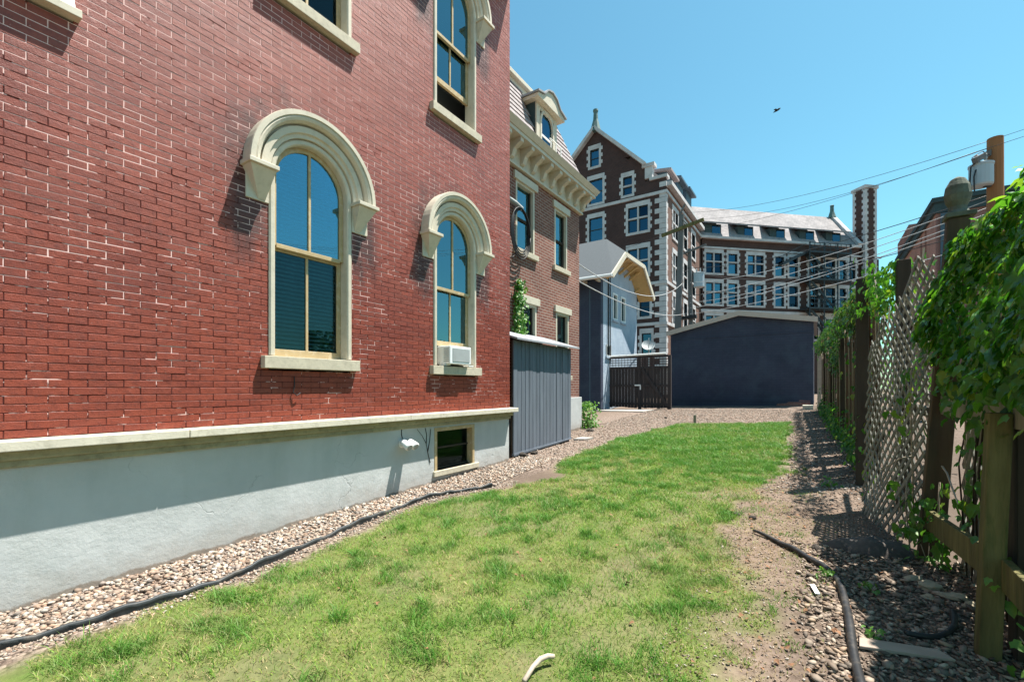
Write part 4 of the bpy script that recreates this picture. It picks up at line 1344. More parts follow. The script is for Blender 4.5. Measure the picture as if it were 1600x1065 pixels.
b.fpoly(FRN, [(gm_ + gab_x(22.45) - 0.001, 22.45), (gm_ + gab_x(22.45), 22.45), (-12.6, 21.2), (-14.5, 21.2)], -0.4, -0.001)
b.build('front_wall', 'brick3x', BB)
for w in front_w:
    far_window(FRN, *w, BB)
side_w = [(42.2, 44.0, 15.2, 17.7, 2, 0.55), (46.2, 47.6, 15.2, 17.7, 1, 0.5), (49.6, 51.2, 15.2, 17.7, 1, 0.5)]
side_w += [(a, c, z0 - 3.9, z1 - 3.9, n_, s_) for a, c, z0, z1, n_, s_ in side_w] + [(a, c, z0 - 7.8, z1 - 7.8, n_, s_) for a, c, z0, z1, n_, s_ in side_w] + [(a, c, z0 - 11.6, z1 - 11.6, n_, s_) for a, c, z0, z1, n_, s_ in side_w]
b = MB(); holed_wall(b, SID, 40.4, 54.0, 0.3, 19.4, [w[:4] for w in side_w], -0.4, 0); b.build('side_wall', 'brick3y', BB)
for w in side_w:
    far_window(SID, *w, BB)
b = MB(); b.box(WORLD, FX0, -11.25, 0.3, 19.3, 40.45, 56); b.build('room_core', 'room', BB)
for z in (18.40, 7.05, 10.6):
    b = MB(); b.box(FRN, FX0, FX1 + 0.1, z, z + 0.26, 0.0, 0.12); b.build('string_course', 'limestone', BB)
    b = MB(); b.box(SID, 39.9, 54.0, z, z + 0.26, 0.001, 0.12); b.build('string_course', 'limestone', BB)
# quoins down the near corner
i = 0
z = 1.0
while z < 19.4:
    if not (18.2 < z < 18.7):
        w = 0.95 if i % 2 else 0.55
        b = MB(); b.box(FRN, FX1 - w, FX1 + 0.05, z, z + 0.42, -0.5 if i % 2 == 0 else -0.3, 0.05); b.build('quoin', 'limestone', BB)
    z += 0.45; i += 1
# copings of the gable and parapet
b = MB()
for sx in (-1, 1):
    p0 = Vector((gm_, 39.9, 25.95)); p1 = Vector((gm_ + sx * 4.75, 39.9, 21.25))
    b.bar(p0, p1, 0.75, 0.28)
b.box(FRN, -12.85, -11.75, 21.0, 21.3, -0.6, 0.2); b.box(FRN, -12.6, -11.95, 20.0, 21.0, -0.5, 0.12)
b.box(FRN, -12.2, FX1 + 0.15, 19.75, 20.0, -0.6, 0.15)
b.build('coping', 'limestone', BB)
b = MB()
b.lathe((gm_, 40.0, 25.6), [(0.55, 0), (0.42, 0.5), (0.24, 1.2), (0.20, 1.9), (0.26, 2.0), (0.24, 2.15), (0.05, 2.2)], 8)
b.build('finial', 'verdigris', BB)
# side roof with dormers
b = MB()
b.prism([(gm_, 40.4, 25.6), (-10.55, 40.4, 19.3), (-24.0, 40.4, 19.3)], [(gm_, 58, 25.6), (-10.55, 58, 19.3), (-24.0, 58, 19.3)])
b.build('roof', 'slate', BB)
b = MB(); b.box(SID, 40.2, 54, 19.1, 19.45, 0.001, 0.45); b.build('eave', 'limestone', BB)
for y0, mcol, zt in ((41.6, 'slate', 21.2), (45.2, 'navy_metal', 21.9), (48.9, 'navy_metal', 22.2)):
    b = MB(); b.box(SID, y0, y0 + 2.3, 19.5, zt - 0.2, -3.5, -0.35); d = b.build('dormer', 'navy_metal', BB)
    b = MB(); b.hexa([SID.P(y0 - 0.3, zt - 0.3, 0.1), SID.P(y0 + 2.6, zt - 0.3, 0.1), SID.P(y0 + 2.6, zt + 0.1, -4), SID.P(y0 - 0.3, zt + 0.1, -4),
                      SID.P(y0 - 0.3, zt - 0.1, 0.1), SID.P(y0 + 2.6, zt - 0.1, 0.1), SID.P(y0 + 2.6, zt + 0.5, -4), SID.P(y0 - 0.3, zt + 0.5, -4)])
    b.build('dormer_roof', mcol, d)
# long wing
wing_w = []
for z0, z1 in ((14.5, 16.75), (11.0, 13.4), (7.3, 9.7)):
    for c, wd, cols in ((1.67, 2.0, 2), (4.02, 1.14, 1), (6.94, 2.06, 2), (10.07, 1.18, 1), (11.9, 1.18, 1), (14.6, 1.2, 1), (16.9, 1.3, 1), (18.66, 1.0, 1), (19.9, 1.0, 1)):
        wing_w.append((c - wd / 2, c + wd / 2, z0, z1, cols, 0.58))
b = MB(); holed_wall(b, WNG, 0.2, 20.9, 0.3, 18.3, [w[:4] for w in wing_w], -0.4, 0); b.box(WNG, 20.9, 24.0, 0.3, 17.2, -3, -0.2)
b.build('wing_wall', 'brick3w', BB)
b = MB(); b.hexa([WNG.P(0.3, 0.3, -0.45), WNG.P(20.8, 0.3, -0.45), WNG.P(20.8, 0.3, -7), WNG.P(0.3, 0.3, -7), WNG.P(0.3, 18.2, -0.45), WNG.P(20.8, 18.2, -0.45), WNG.P(20.8, 18.2, -7), WNG.P(0.3, 18.2, -7)])
b.build('room_core', 'room', BB)
for w in wing_w:
    far_window(WNG, *w, BB)
b = MB(); b.box(WNG, 0, 24.0, 17.22, 17.42, 0.0, 0.14); b.build('string_course', 'limestone', BB)
b = MB(); b.box(WNG, 0, 24.0, 10.1, 10.4, 0.0, 0.14); b.build('string_course', 'limestone', BB)
b = MB(); b.box(WNG, -0.2, 20.9, 18.3, 18.55, -0.6, 0.4); b.build('gutter', 'limestone', BB)
b = MB()
b.prism([WNG.P(-3.5, 18.45, 0.25), WNG.P(-3.5, 23.3, -3.5), WNG.P(-3.5, 18.45, -7.2)], [WNG.P(20.7, 18.45, 0.25), WNG.P(20.7, 23.3, -3.5), WNG.P(20.7, 18.45, -7.2)])
b.build('wing_roof', 'slate_w', BB)
for c in (1.75, 5.85, 10.0, 13.95, 17.6):
    b = MB(); b.box(WNG, c - 1.0, c + 1.0, 18.56, 20.1, -3, -0.25); d = b.build('dormer', 'dormer_side', BB)
    p = MB(); p.box(WNG, c - 0.15, c + 0.85, 18.75, 19.95, -0.249, -0.22); p.build('pane', 'glass_far', d)
    b = MB(); b.prism([WNG.P(c - 1.75, 20.0, 0.25), WNG.P(c + 1.6, 20.0, 0.25), WNG.P(c + 1.6, 20.18, 0.25), WNG.P(c - 1.75, 20.18, 0.25)],
                      [WNG.P(c - 1.0, 21.2, -2.6), WNG.P(c + 1.0, 21.2, -2.6), WNG.P(c + 1.0, 21.36, -2.6), WNG.P(c - 1.0, 21.36, -2.6)])
    b.build('dormer_roof', 'slate_w', d)
b = MB()
b.bar(WNG.P(20.75, 23.45, -3.5), WNG.P(20.75, 18.7, 0.3), 0.6, 0.3); b.bar(WNG.P(20.75, 23.45, -3.5), WNG.P(20.75, 18.7, -7.2), 0.6, 0.3)
b.build('wing_coping', 'limestone', BB)
b = MB(); pf = WNG.P(20.7, 23.2, -3.5); b.lathe(pf, [(0.5, 0), (0.36, 0.4), (0.22, 0.9), (0.2, 1.5), (0.25, 1.6), (0.06, 1.7)], 8); b.build('finial', 'verdigris', BB)
b = MB(); b.box(WNG, 21.25, 22.85, 10, 25.4, -1.1, 0.5); ch = b.build('chimney', 'brick3w', BB)
b = MB(); b.box(WNG, 21.1, 23.0, 25.4, 25.75, -1.25, 0.65); b.build('chimney_cap', 'limestone', ch)
b = MB()
z = 14.0; i = 0
while z < 25.2:
    w = 0.42 if i % 2 else 0.26
    b.box(WNG, 21.22, 21.25 + w, z, z + 0.36, 0.501 - w, 0.53)
    b.box(WNG, 22.85 - w, 22.88, z, z + 0.36, 0.3, 0.53)
    b.box(WNG, 21.22, 21.4, z, z + 0.36, -1.13, -1.1 + w)
    z += 0.36; i += 1
b.build('chimney_quoin', 'limestone', ch, kind='stuff')
# fire escape on the wing
fe = MB()
for z in (17.0, 13.9, 10.6):
    fe.box(WNG, 12.6, 18.2, z, z + 0.16, 0.05, 1.6)
    for tt in np.arange(12.6, 18.3, 0.7):
        fe.bar(WNG.P(tt, z, 1.55), WNG.P(tt, z + 1.1, 1.55), 0.06)
    fe.bar(WNG.P(12.6, z + 1.1, 1.55), WNG.P(18.2, z + 1.1, 1.55), 0.07); fe.bar(WNG.P(12.6, z + 0.6, 1.55), WNG.P(18.2, z + 0.6, 1.55), 0.06)
for tt in (12.7, 14.6, 16.4, 18.1):
    fe.bar(WNG.P(tt, 1.0, 1.5), WNG.P(tt, 18.2, 1.5), 0.14)
feo = fe.build('fire_escape', 'iron', BB)
for a, c, z0, z1 in ((13.2, 16.6, 17.0, 13.9), (13.2, 16.6, 13.9, 10.6), (13.2, 16.6, 10.6, 7.2), (12.6, 9.6, 17.1, 15.6)):
    s = MB()
    s.bar(WNG.P(a, z0, 1.1), WNG.P(c, z1, 1.1), 0.08, 0.25); s.bar(WNG.P(a, z0, 0.4), WNG.P(c, z1, 0.4), 0.08, 0.25)
    s.bar(WNG.P(a, z0 + 1.0, 1.1), WNG.P(c, z1 + 1.0, 1.1), 0.06, 0.06)
    for i in range(9):
        f = (i + 0.5) / 9
        s.box(WNG, a + (c - a) * f - 0.14, a + (c - a) * f + 0.14, z0 + (z1 - z0) * f, z0 + (z1 - z0) * f + 0.04, 0.42, 1.08)
    s.build('stair', 'iron', feo)

# ------------------------------------------------------------------ rose brick building on the right
RB = thing('rose_brick_building', 'rose brick building with dark coping and slit windows beyond the ivy', 'building', (8, 34, 0.8))
RS = Fr((4.8, 0), (0, 1), (-1, 0))
RF = Fr((0, 29.4), (1, 0), (0, -1))
sw = [(32.0, 32.5, 8.6, 10.0), (33.2, 33.7, 8.4, 9.9), (35.0, 35.6, 7.7, 9.2), (37.2, 37.8, 7.6, 9.0), (39.0, 39.6, 7.4, 8.8), (32.0, 32.5, 4.4, 6.4), (35.0, 35.6, 4.2, 6.2)]
b = MB(); holed_wall(b, RS, 29.8, 41.5, 0.5, 10.4, sw, -0.4, 0); b.build('side_wall', 'pink_y', RB)
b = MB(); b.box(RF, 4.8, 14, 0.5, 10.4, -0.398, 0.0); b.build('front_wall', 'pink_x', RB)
b = MB(); b.box(WORLD, 5.25, 14, 0.5, 10.3, 29.85, 41.5); b.build('room_core', 'room', RB)
b = MB(); b.box(RS, 29.2, 41.7, 10.4, 10.62, -0.5, 0.22); b.box(RF, 4.58, 14, 10.401, 10.619, -0.19, 0.22); b.box(RF, 4.68, 14, 9.9, 10.4, 0.0, 0.10); b.box(RS, 29.4, 41.6, 10.0, 10.4, 0.0, 0.12)
b.build('coping', 'dormer_side', RB)
for q in sw:
    b = MB(); b.box(RS, q[0], q[1], q[2], q[3], -0.3, -0.25); w = b.build('window', 'dormer_side', RB)
    b = MB(); b.box(RS, q[0] + 0.08, q[1] - 0.08, q[2] + 0.1, q[3] - 0.1, -0.249, -0.24); b.build('pane', 'glass_far', w)
b = MB(); b.box(RF, 4.9, 5.45, 0.6, 9.85, 0.0, 0.16); b.build('downpipe', 'navy_metal', RB)
b = MB(); b.box(RS, 36.8, 41.4, 10.62, 11.6, -1.2, 0.1); b.build('rooftop_block', 'pink_x', RB)

# ------------------------------------------------------------------ utility poles, transformers, wires
def bushing_can(parent, x, y, z0, r, h):
    b = MB(); b.lathe((x, y, z0), [(r * 0.9, 0), (r, 0.04), (r, h - 0.06), (r * 1.06, h - 0.05), (r * 1.06, h), (r * 0.3, h + 0.08)], 18)
    c = b.build('transformer', 'transformer', parent, smooth=False)
    for dx in (-0.4, 0.3):
        q = MB(); q.lathe((x + r * dx, y - r * 0.2, z0 + h + 0.02), [(0.05, 0), (0.03, 0.08), (0.05, 0.12), (0.03, 0.18), (0.045, 0.22), (0.02, 0.26)], 8)
        q.build('bushing', 'grey_plastic', c)
    return c
PR = thing('utility_pole', 'brown wooden utility pole with grey transformer rising behind the ivy', 'utility pole', (4.06, 17.7, 0.8))
b = MB(); b.tube([(4.06, 17.7, 0.6), (4.06, 17.7, 8.4)], [0.19, 0.165], 14); b.build('pole', 'pole_brown', PR)
b = MB(); b.bar((3.55, 17.2, 7.72), (4.22, 17.95, 8.22), 0.12, 0.14); b.build('crossarm', 'pole_grey', PR)
bushing_can(PR, 3.74, 17.5, 7.08, 0.25, 0.6)
b = MB()
b.tube([(3.6, 17.3, 7.7), (3.5, 17.3, 7.6), (3.48, 17.3, 7.2), (3.52, 17.3, 6.9)], 0.018, 6); b.tube([(3.6, 17.3, 7.5), (3.55, 17.25, 7.3), (3.56, 17.25, 6.9)], 0.018, 6)
b.tube([(3.9, 17.5, 7.9), (3.75, 17.4, 8.0), (3.6, 17.3, 7.9), (3.5, 17.2, 7.8)], 0.012, 6)
b.build('jumper_wire', 'cable', PR)
b = MB(); b.bar((3.95, 17.6, 7.2), (3.80, 17.5, 7.2), 0.06, 0.3); b.build('transformer_mount', 'iron', PR)
PL = thing('utility_pole', 'dark utility pole with long tilted crossarm before the gabled block', 'utility pole', (-7.5, 31, 0.8))
b = MB(); b.tube([(-7.75, 31, 0.6), (-7.36, 31, 12.9)], [0.24, 0.17], 14); b.build('pole', 'pole_grey', PL)
b = MB(); b.bar((-8.6, 30.8, 11.72), (-5.95, 30.8, 12.28), 0.14, 0.2); b.build('crossarm', 'mossy', PL)
b = MB(); b.bar((-7.45, 30.85, 12.9), (-7.1, 30.8, 13.5), 0.10, 0.1); b.bar((-7.5, 30.9, 12.9), (-7.0, 30.8, 12.2), 0.06, 0.06); b.build('pin_brace', 'pole_grey', PL)
P2 = thing('utility_pole', 'second thinner utility pole with pale transformer right of the dark pole', 'utility pole', (-6.8, 32, 0.8))
b = MB(); b.tube([(-6.9, 32, 0.6), (-7.1, 32, 10.9)], [0.19, 0.13], 12); b.build('pole', 'pole_grey', P2)
b = MB(); b.bar((-7.8, 31.8, 10.5), (-6.0, 31.8, 10.95), 0.10, 0.12); b.build('crossarm', 'pole_grey', P2)
bushing_can(P2, -6.45, 31.8, 8.2, 0.33, 0.95)
b = MB(); b.bar((-7.8, 31.8, 6.25), (-6.6, 31.8, 6.30), 0.3, 0.22); b.build('cable_box', 'cable', P2)

def wire(p, q, sag, r, m, label, group='overhead wires across the back of the yard'):
    p, q = Vector(p), Vector(q)
    pts = []
    for i in range(21):
        f = i / 20
        c = p.lerp(q, f); c.z -= sag * 4 * f * (1 - f)
        pts.append(c)
    b = MB(); b.tube(pts, r, 5)
    return tag(b.build('overhead_wire', m, smooth=True), label, 'wire', group)
sky_l = 'thin dark power line crossing the open sky between the poles'
for a, c, w in (((-8.4, 30.8, 11.9), (3.6, 17.2, 7.95), 'lowest'), ((-7.36, 30.8, 13.0), (4.1, 17.6, 8.35), 'highest'), ((-6.1, 30.8, 12.35), (4.2, 17.95, 8.3), 'middle')):
    wire(a, c, 0.5, 0.008, 'cable', w + ' of three ' + sky_l.replace('line', 'lines', 1))
for a, c, w in (((3.6, 17.2, 7.95), (10.5, 9.6, 7.6), 'lowest'), ((4.1, 17.6, 8.35), (11, 10, 8.0), 'highest'), ((4.2, 17.95, 8.3), (11.4, 10.4, 8.1), 'middle')):
    wire(a, c, 0.3, 0.006, 'cable', w + ' of three thin dark power lines running off right from the brown pole')
pale_l = 'pale slack communication cable strung low in front of the long wing'
for z0, z1, sg, w in ((7.7, 6.55, 0.35, 'second highest'), (7.25, 6.40, 0.45, 'middle'), (6.9, 6.25, 0.35, 'second lowest'), (8.6, 6.75, 0.5, 'highest'), (6.5, 5.6, 0.25, 'lowest')):
    wire((-7.0, 31.8, z0), (4.06, 17.6, z1), sg, 0.013, 'cable_pale', w + ' of five ' + pale_l.replace('cable', 'cables'))
wire((-5.6, 11.5, 5.1), (-7.3, 30.9, 8.4), 0.9, 0.016, 'cable_pale', 'pale drop cable sagging from the townhouse corner past the carriage house gable')
wire((-5.6, 11.5, 4.6), (-7.2, 31.9, 6.6), 0.5, 0.016, 'cable_pale', 'lower pale drop cable crossing the carriage house windows')

# satellite dish seen over the gate
SD = thing('satellite_dish', 'small grey satellite dish on a bent mast showing above the gate', 'satellite dish', (-8.6, 27.0, 3.5))
b = MB()
k = 14
c0 = Vector((-8.2, 26.6, 4.1)); ax = Vector((0.3, -0.75, 0.6)).normalized()
u = ax.cross(Vector((0, 0, 1))).normalized(); v = u.cross(ax)
vs = [c0 - ax * 0.12]
for r_, dd in ((0.2, -0.09), (0.38, 0.0)):
    for j in range(k):
        g = 2 * PI * j / k
        vs.append(c0 + ax * dd + (u * math.cos(g) + v * math.sin(g)) * r_)
fs = [(0, 1 + j, 1 + (j + 1) % k) for j in range(k)] + [(1 + j, 1 + k + j, 1 + k + (j + 1) % k, 1 + (j + 1) % k) for j in range(k)]
b.add(vs, fs)
o = b.build('reflector', 'grey_plastic', SD, smooth=True)
b = MB(); b.tube([c0 - ax * 0.12, c0 + Vector((0, 0.1, -0.4)), c0 + Vector((0, 0.1, -3.4))], 0.04, 8); b.build('mast', 'grey_plastic', SD)
b = MB(); b.bar(c0 - v * 0.3, c0 + ax * 0.55, 0.03); b.build('feed_arm', 'white_metal', SD)

# bird
b = MB()
bp = Vector((4.0 * 0 - 5.0, 30, 0)) ; bp = Vector((-1.9, 30, 17.4))
b.tube([bp + Vector((-0.16, 0, -0.06)), bp, bp + Vector((0.14, 0, 0.06)), bp + Vector((0.2, 0, 0.08))], [0.02, 0.055, 0.05, 0.01], 8)
b.add([bp + Vector((0.06, 0, 0.03)), bp + Vector((-0.05, 0, 0.0)), bp + Vector((-0.14, -0.28, -0.05)), bp + Vector((-0.02, -0.25, 0.0))], [(0, 1, 2, 3)])
b.add([bp + Vector((0.06, 0, 0.03)), bp + Vector((-0.05, 0, 0.0)), bp + Vector((0.0, 0.26, 0.1)), bp + Vector((0.1, 0.24, 0.1))], [(0, 1, 2, 3)])
tag(b.build('bird', 'bird'), 'tiny dark bird flying alone in the open blue sky', 'bird')

# ------------------------------------------------------------------ right-hand fence
FE = thing('garden_fence', 'tall weathered fence of posts, boards and diagonal lattice along the right side', 'fence', (0.75, 5, 0.2))
# short mossy post with its rails, nearest bay
b = MB(); b.hexa([(0.705, 3.36, 0.10), (0.795, 3.36, 0.10), (0.795, 3.45, 0.10), (0.705, 3.45, 0.10), (0.750, 3.36, 1.44), (0.840, 3.36, 1.44), (0.840, 3.45, 1.44), (0.750, 3.45, 1.44)])
b.build('post', 'mossy', FE, 0.006)
b = MB(); b.box(WORLD, 0.86, 1.0, 0.1, 1.7, 3.40, 3.54); b.build('post', 'dark_post', FE, 0.004)
# leaning post with urn finial
b = MB(); b.hexa([(0.69, 4.93, 0.15), (0.845, 4.93, 0.15), (0.845, 5.04, 0.15), (0.69, 5.04, 0.15), (0.87, 4.95, 2.92), (1.005, 4.95, 2.92), (1.005, 5.05, 2.92), (0.87, 5.05, 2.92)])
b.build('post', 'old_post', FE, 0.006)
b = MB(); b.box(WORLD, 0.855, 1.035, 2.925, 2.96, 4.93, 5.09); b.lathe((0.94, 5.02, 2.96), [(0.085, 0), (0.06, 0.03), (0.055, 0.06), (0.075, 0.10), (0.085, 0.15), (0.075, 0.22), (0.045, 0.28), (0.01, 0.30)], 14)
b.build('urn_cap', 'stone_urn', FE, 0.003)
# dark posts further back
for y, h, w in ((7.42, 2.98, 0.13), (6.45, 2.95, 0.12), (9.2, 2.85, 0.12), (11.6, 2.9, 0.12), (14.2, 2.9, 0.12), (16.8, 2.9, 0.12)):
    x = fence_x(y) - (0.165 if y == 7.42 else 0.0) + (0.08 if y == 6.45 else 0)
    b = MB(); b.box(WORLD, x - w / 2, x + w / 2, float(G(x, y)) - 0.1, h, y - w / 2, y + w / 2); b.build('post', 'dark_post', FE, 0.006)
# rails of the near bay
def rail(y0, y1, z0, z1, h, m, dx=0.0, th=0.04):
    b = MB(); x0 = fence_x(y0, z0) + dx; x1 = fence_x(y1, z1) + dx
    b.hexa([(x0 - th / 2, y0, z0), (x0 + th / 2, y0, z0), (x1 + th / 2, y1, z1), (x1 - th / 2, y1, z1),
            (x0 - th / 2, y0, z0 + h), (x0 + th / 2, y0, z0 + h), (x1 + th / 2, y1, z1 + h), (x1 - th / 2, y1, z1 + h)])
    return b.build('rail', m, FE, 0.004)
rail(3.46, 4.94, 0.54, 0.44, 0.16, 'mossy', -0.03)
rail(2.0, 3.35, 0.50, 0.53, 0.16, 'mossy', 0.0)
rail(2.0, 4.94, 1.36, 1.36, 0.15, 'grey_wood', 0.03)
rail(5.10, 7.36, 1.30, 1.35, 0.09, 'dark_post', 0.06)
rail(5.10, 7.36, 2.35, 2.05, 0.09, 'dark_post', 0.06)
for z in (0.9, 2.2):
    rail(7.5, 18.8, z, z + 0.45, 0.09, 'dark_post', 0.05)
# upper boards behind the ivy, near bay
y = 1.7
while y < 4.9:
    x = fence_x(y, 2.0) + 0.10
    b = MB(); b.box(WORLD, x, x + 0.02, 1.5 + random.uniform(-0.03, 0.03), 2.02 + random.uniform(-0.06, 0.06), y, y + 0.13); b.build('board', 'grey_wood', FE, 0.002)
    y += 0.14
# far boards
y = 7.55
while y < 18.8:
    x = fence_x(y) + 0.02
    w = random.uniform(0.13, 0.17)
    top = 2.62 + 0.012 * (y - 7.5) + random.uniform(-0.12, 0.1)
    if random.random() < 0.07:
        y += w; continue
    b = MB()
    lean = random.uniform(-0.03, 0.03)
    zb = float(G(x, y)) + 0.04
    b.hexa([(x, y, zb), (x + 0.022, y, zb), (x + 0.022, y + w, zb), (x, y + w, zb), (x + lean, y, top), (x + lean + 0.022, y, top), (x + lean + 0.022, y + w, top), (x + lean, y + w, top)])
    b.build('board', 'brown_board', FE)
    y += w + 0.012
# lattice of diagonal slats
def lattice(A, B, zb, ztop, lean, step, parent=FE, m='lattice'):
    """diagonal slats between two ground points A and B; zb, ztop give the edges over the distance from A"""
    A, B = Vector(A), Vector(B)
    ln_ = (B - A).length
    d = (B - A) / ln_
    nrm = Vector((-abs(d.y), d.x if d.y < 0 else -d.x))
    for sgn, off in ((1, 0.0), (-1, 0.011)):
        c = -4.0
        while c < 6:
            lo = hi = None
            for i in range(81):
                t = ln_ * i / 80
                z = c + sgn * t * 1.3
                if zb(t) <= z <= ztop(t):
                    if lo is None: lo = (t, z)
                    hi = (t, z)
            if lo and hi[0] - lo[0] > 0.06:
                ends = []
                for t, z in (lo, hi):
                    bow = -0.05 * math.sin(PI * t / ln_) + random.uniform(-0.006, 0.006)
                    q = A + d * t
                    ends.append(Vector((q.x + lean * max(0, z - 0.3) + off + bow, q.y, z)))
                b = MB()
                b.bar(ends[0], ends[1], 0.045, 0.009, up=(1, 0, 0))
                b.build('lattice_slat', m, parent)
            c += step
def lat_top(t):
    return 2.0 + 0.28 * float(sstep(np.float64(t), 0.0, 0.5)) + 0.42 * float(sstep(np.float64(t), 0.5, 1.0)) + 0.05 * math.sin(t * 23)
lattice((0.40, 6.10), (0.72, 5.06), lambda t: 0.24, lat_top, 0.035, 0.125)
lattice((0.93, 4.88), (1.02, 3.45), lambda t: 0.2, lambda t: 1.36, 0.03, 0.16)
# loose broken slat ends above the lattice, pale colour standing in for sunlight
for i in range(8):
    t = 0.28 + i * 0.095
    x = 0.40 + 0.294 * t + 0.07; y = 6.10 - 0.955 * t
    zt_ = lat_top(t)
    b = MB(); b.bar((x, y, zt_ - 0.1), (x + 0.012, y - 0.03, zt_ + random.uniform(0.06, 0.13)), 0.034, 0.009, up=(1, 0, 0)); b.build('lattice_slat', 'cap_stone', FE)

# light post at the far end of the fence
b = MB(); b.box(WORLD, 0.02, 0.14, 0.85, 2.9, 19.5, 19.62); eo = b.build('gate_post', 'pale_wood')
tag(eo, 'pale wooden post catching the sun at the far end of the fence beside the garage', 'post')

# ------------------------------------------------------------------ ivy
LEAF_V = [(0, 0.06, 0), (0.26, -0.04, 0.07), (0.56, 0.34, -0.05), (0.34, 0.46, 0.05), (0.20, 0.86, -0.06), (0, 1.10, -0.24),
          (-0.24, 0.82, -0.02), (-0.32, 0.46, 0.06), (-0.54, 0.36, 0.03), (-0.24, -0.02, 0.05), (0, 0.45, -0.05)]
LEAF_F = [(10, 0, 1), (10, 1, 2), (10, 2, 3), (10, 3, 4), (10, 4, 5), (10, 5, 6), (10, 6, 7), (10, 7, 8), (10, 8, 9), (10, 9, 0)]
LV = np.array(LEAF_V)
def leaf_frames(nrm, roll):
    """rotation with local z along nrm and local y hanging down, rolled"""
    n = nrm / np.linalg.norm(nrm, axis=1, keepdims=True)
    down = np.tile([0, 0, -1.0], (len(n), 1))
    y = down - n * (down * n).sum(1, keepdims=True)
    y /= np.linalg.norm(y, axis=1, keepdims=True) + 1e-9
    x = np.cross(y, n)
    c, s = np.cos(roll)[:, None], np.sin(roll)[:, None]
    return x * c + y * s, -x * s + y * c, n
def leaves_mesh(name, P, nrm, size, m, parent=None, parts=0):
    P = np.asarray(P); k = len(P)
    roll = rng.normal(0, 0.6, k)
    X, Y, Z = leaf_frames(nrm, roll)
    tint = rng.random(k)
    order = np.arange(k)
    npart = 0
    if parts:
        # the leaves that show largest: nearest to the camera and outermost
        d = np.linalg.norm(P - np.array([0, 0, EYE]), axis=1) / size + (P[:, 0] - P[:, 0].mean()) * 6
        order = np.argsort(d); npart = min(parts, k)
        base = bpy.data.meshes.new('leaf'); base.from_pydata(LEAF_V, [], LEAF_F); base.materials.append(MT[m])
        base.polygons.foreach_set("use_smooth", [True] * len(base.polygons))
        for i in order[:npart]:
            o = bpy.data.objects.new('leaf', base); C.objects.link(o)
            R = Matrix(((X[i][0], Y[i][0], Z[i][0]), (X[i][1], Y[i][1], Z[i][1]), (X[i][2], Y[i][2], Z[i][2])))
            o.rotation_euler = R.to_euler()
            o.scale = (size[i],) * 3
            o.location = P[i]
            if parent is not None:
                attach(o, parent)
    r = order[npart:]
    if len(r):
        V = (P[r][:, None, :] + size[r][:, None, None] * (LV[None, :, 0:1] * X[r][:, None, :] + LV[None, :, 1:2] * Y[r][:, None, :] + LV[None, :, 2:3] * Z[r][:, None, :])).reshape(-1, 3)
        F = (np.array(LEAF_F)[None] + (np.arange(len(r)) * len(LEAF_V))[:, None, None]).reshape(-1, 3)
        me = bpy.data.meshes.new(name); me.from_pydata(V.tolist(), [], F.tolist())
        me.polygons.foreach_set("use_smooth", [True] * len(me.polygons))
        a = me.attributes.new("tint", 'FLOAT', 'POINT'); a.data.foreach_set("value", np.repeat(tint[r], len(LEAF_V)).astype(np.float32))
        me.materials.append(MT[m])
        o = bpy.data.objects.new(name, me); C.objects.link(o)
        o['kind'] = 'stuff'
        if parent is not None:
            attach(o, parent)
    return

def stems(parent, lines, r, m='twig', name='stem'):
    b = MB()
    for pts in lines:
        b.tube(pts, r, 5)
    return b.build(name, m, parent, smooth=True, kind='stuff' if len(lines) > 1 else None)

IV = thing('ivy', 'mass of large green ivy leaves spilling over the nearest stretch of fence', 'ivy', (0.8, 3.3, 0.2))
def top_ivy(y):
    return 2.76 + 0.09 * np.sin(y * 2.3) + 0.06 * sstep(y, 3.6, 4.3)
P = []; Nn = []
n = 5200
yy = rng.uniform(1.6, 4.9, n)
tt = rng.random(n) ** 0.75
low = 1.50 + 0.45 * sstep(yy, 4.1, 4.7) - 0.22 * rng.random(n) ** 2
zz = low + (top_ivy(yy) - low) * tt
bul = 0.07 + 0.16 * sstep(yy, 4.0, 4.6) * sstep(zz, 1.6, 2.1) + 0.10 * np.sin(np.clip((zz - 1.2) / 1.3, 0, 1) * PI) * (0.6 + 0.6 * vnoise(yy, zz, 3.0, 40)) 
depth = rng.random(n) ** 2 * 0.22
xx = np.array([fence_x(v) for v in yy]) + 0.02 + 0.24 * (zz - 1.4) - bul + depth
P = np.stack([xx, yy, zz], 1)
Nn = np.stack([-np.ones(n), rng.normal(-0.15, 0.5, n), 0.55 + rng.normal(0, 0.45, n)], 1)
size = 0.035 + 0.065 * rng.random(n) ** 1.4
keep = vnoise(yy, zz, 2.2, 60) > 0.20
# a crest of leaves on top
n2 = 900
y2 = rng.uniform(1.6, 4.9, n2); a2 = rng.uniform(-0.02, 0.40, n2)
P2_ = np.stack([np.array([fence_x(v) for v in y2]) + 0.24 + a2, y2, top_ivy(y2) + rng.normal(0, 0.06, n2) - np.abs(a2) * 0.25], 1)
N2_ = np.stack([rng.normal(-0.3, 0.5, n2), rng.normal(0, 0.5, n2), np.ones(n2)], 1)
leaves_mesh('foliage', np.concatenate([P[keep], P2_]), np.concatenate([Nn[keep], N2_]), np.concatenate([size[keep], rng.uniform(0.05, 0.1, n2)]), 'ivy', IV, 300)
ln = []
for i in range(18):
    y0 = random.uniform(1.8, 4.6); x0 = fence_x(y0)
    ln.append([(x0 + 0.13, y0, 0.2), (x0 + 0.11, y0 + random.uniform(-.2, .2), 1.0), (x0 + 0.13, y0 + random.uniform(-.3, .3), 1.6), (x0 + 0.32, y0 + random.uniform(-.3, .3), 2.3)])
stems(IV, ln, 0.006, 'dark_post')
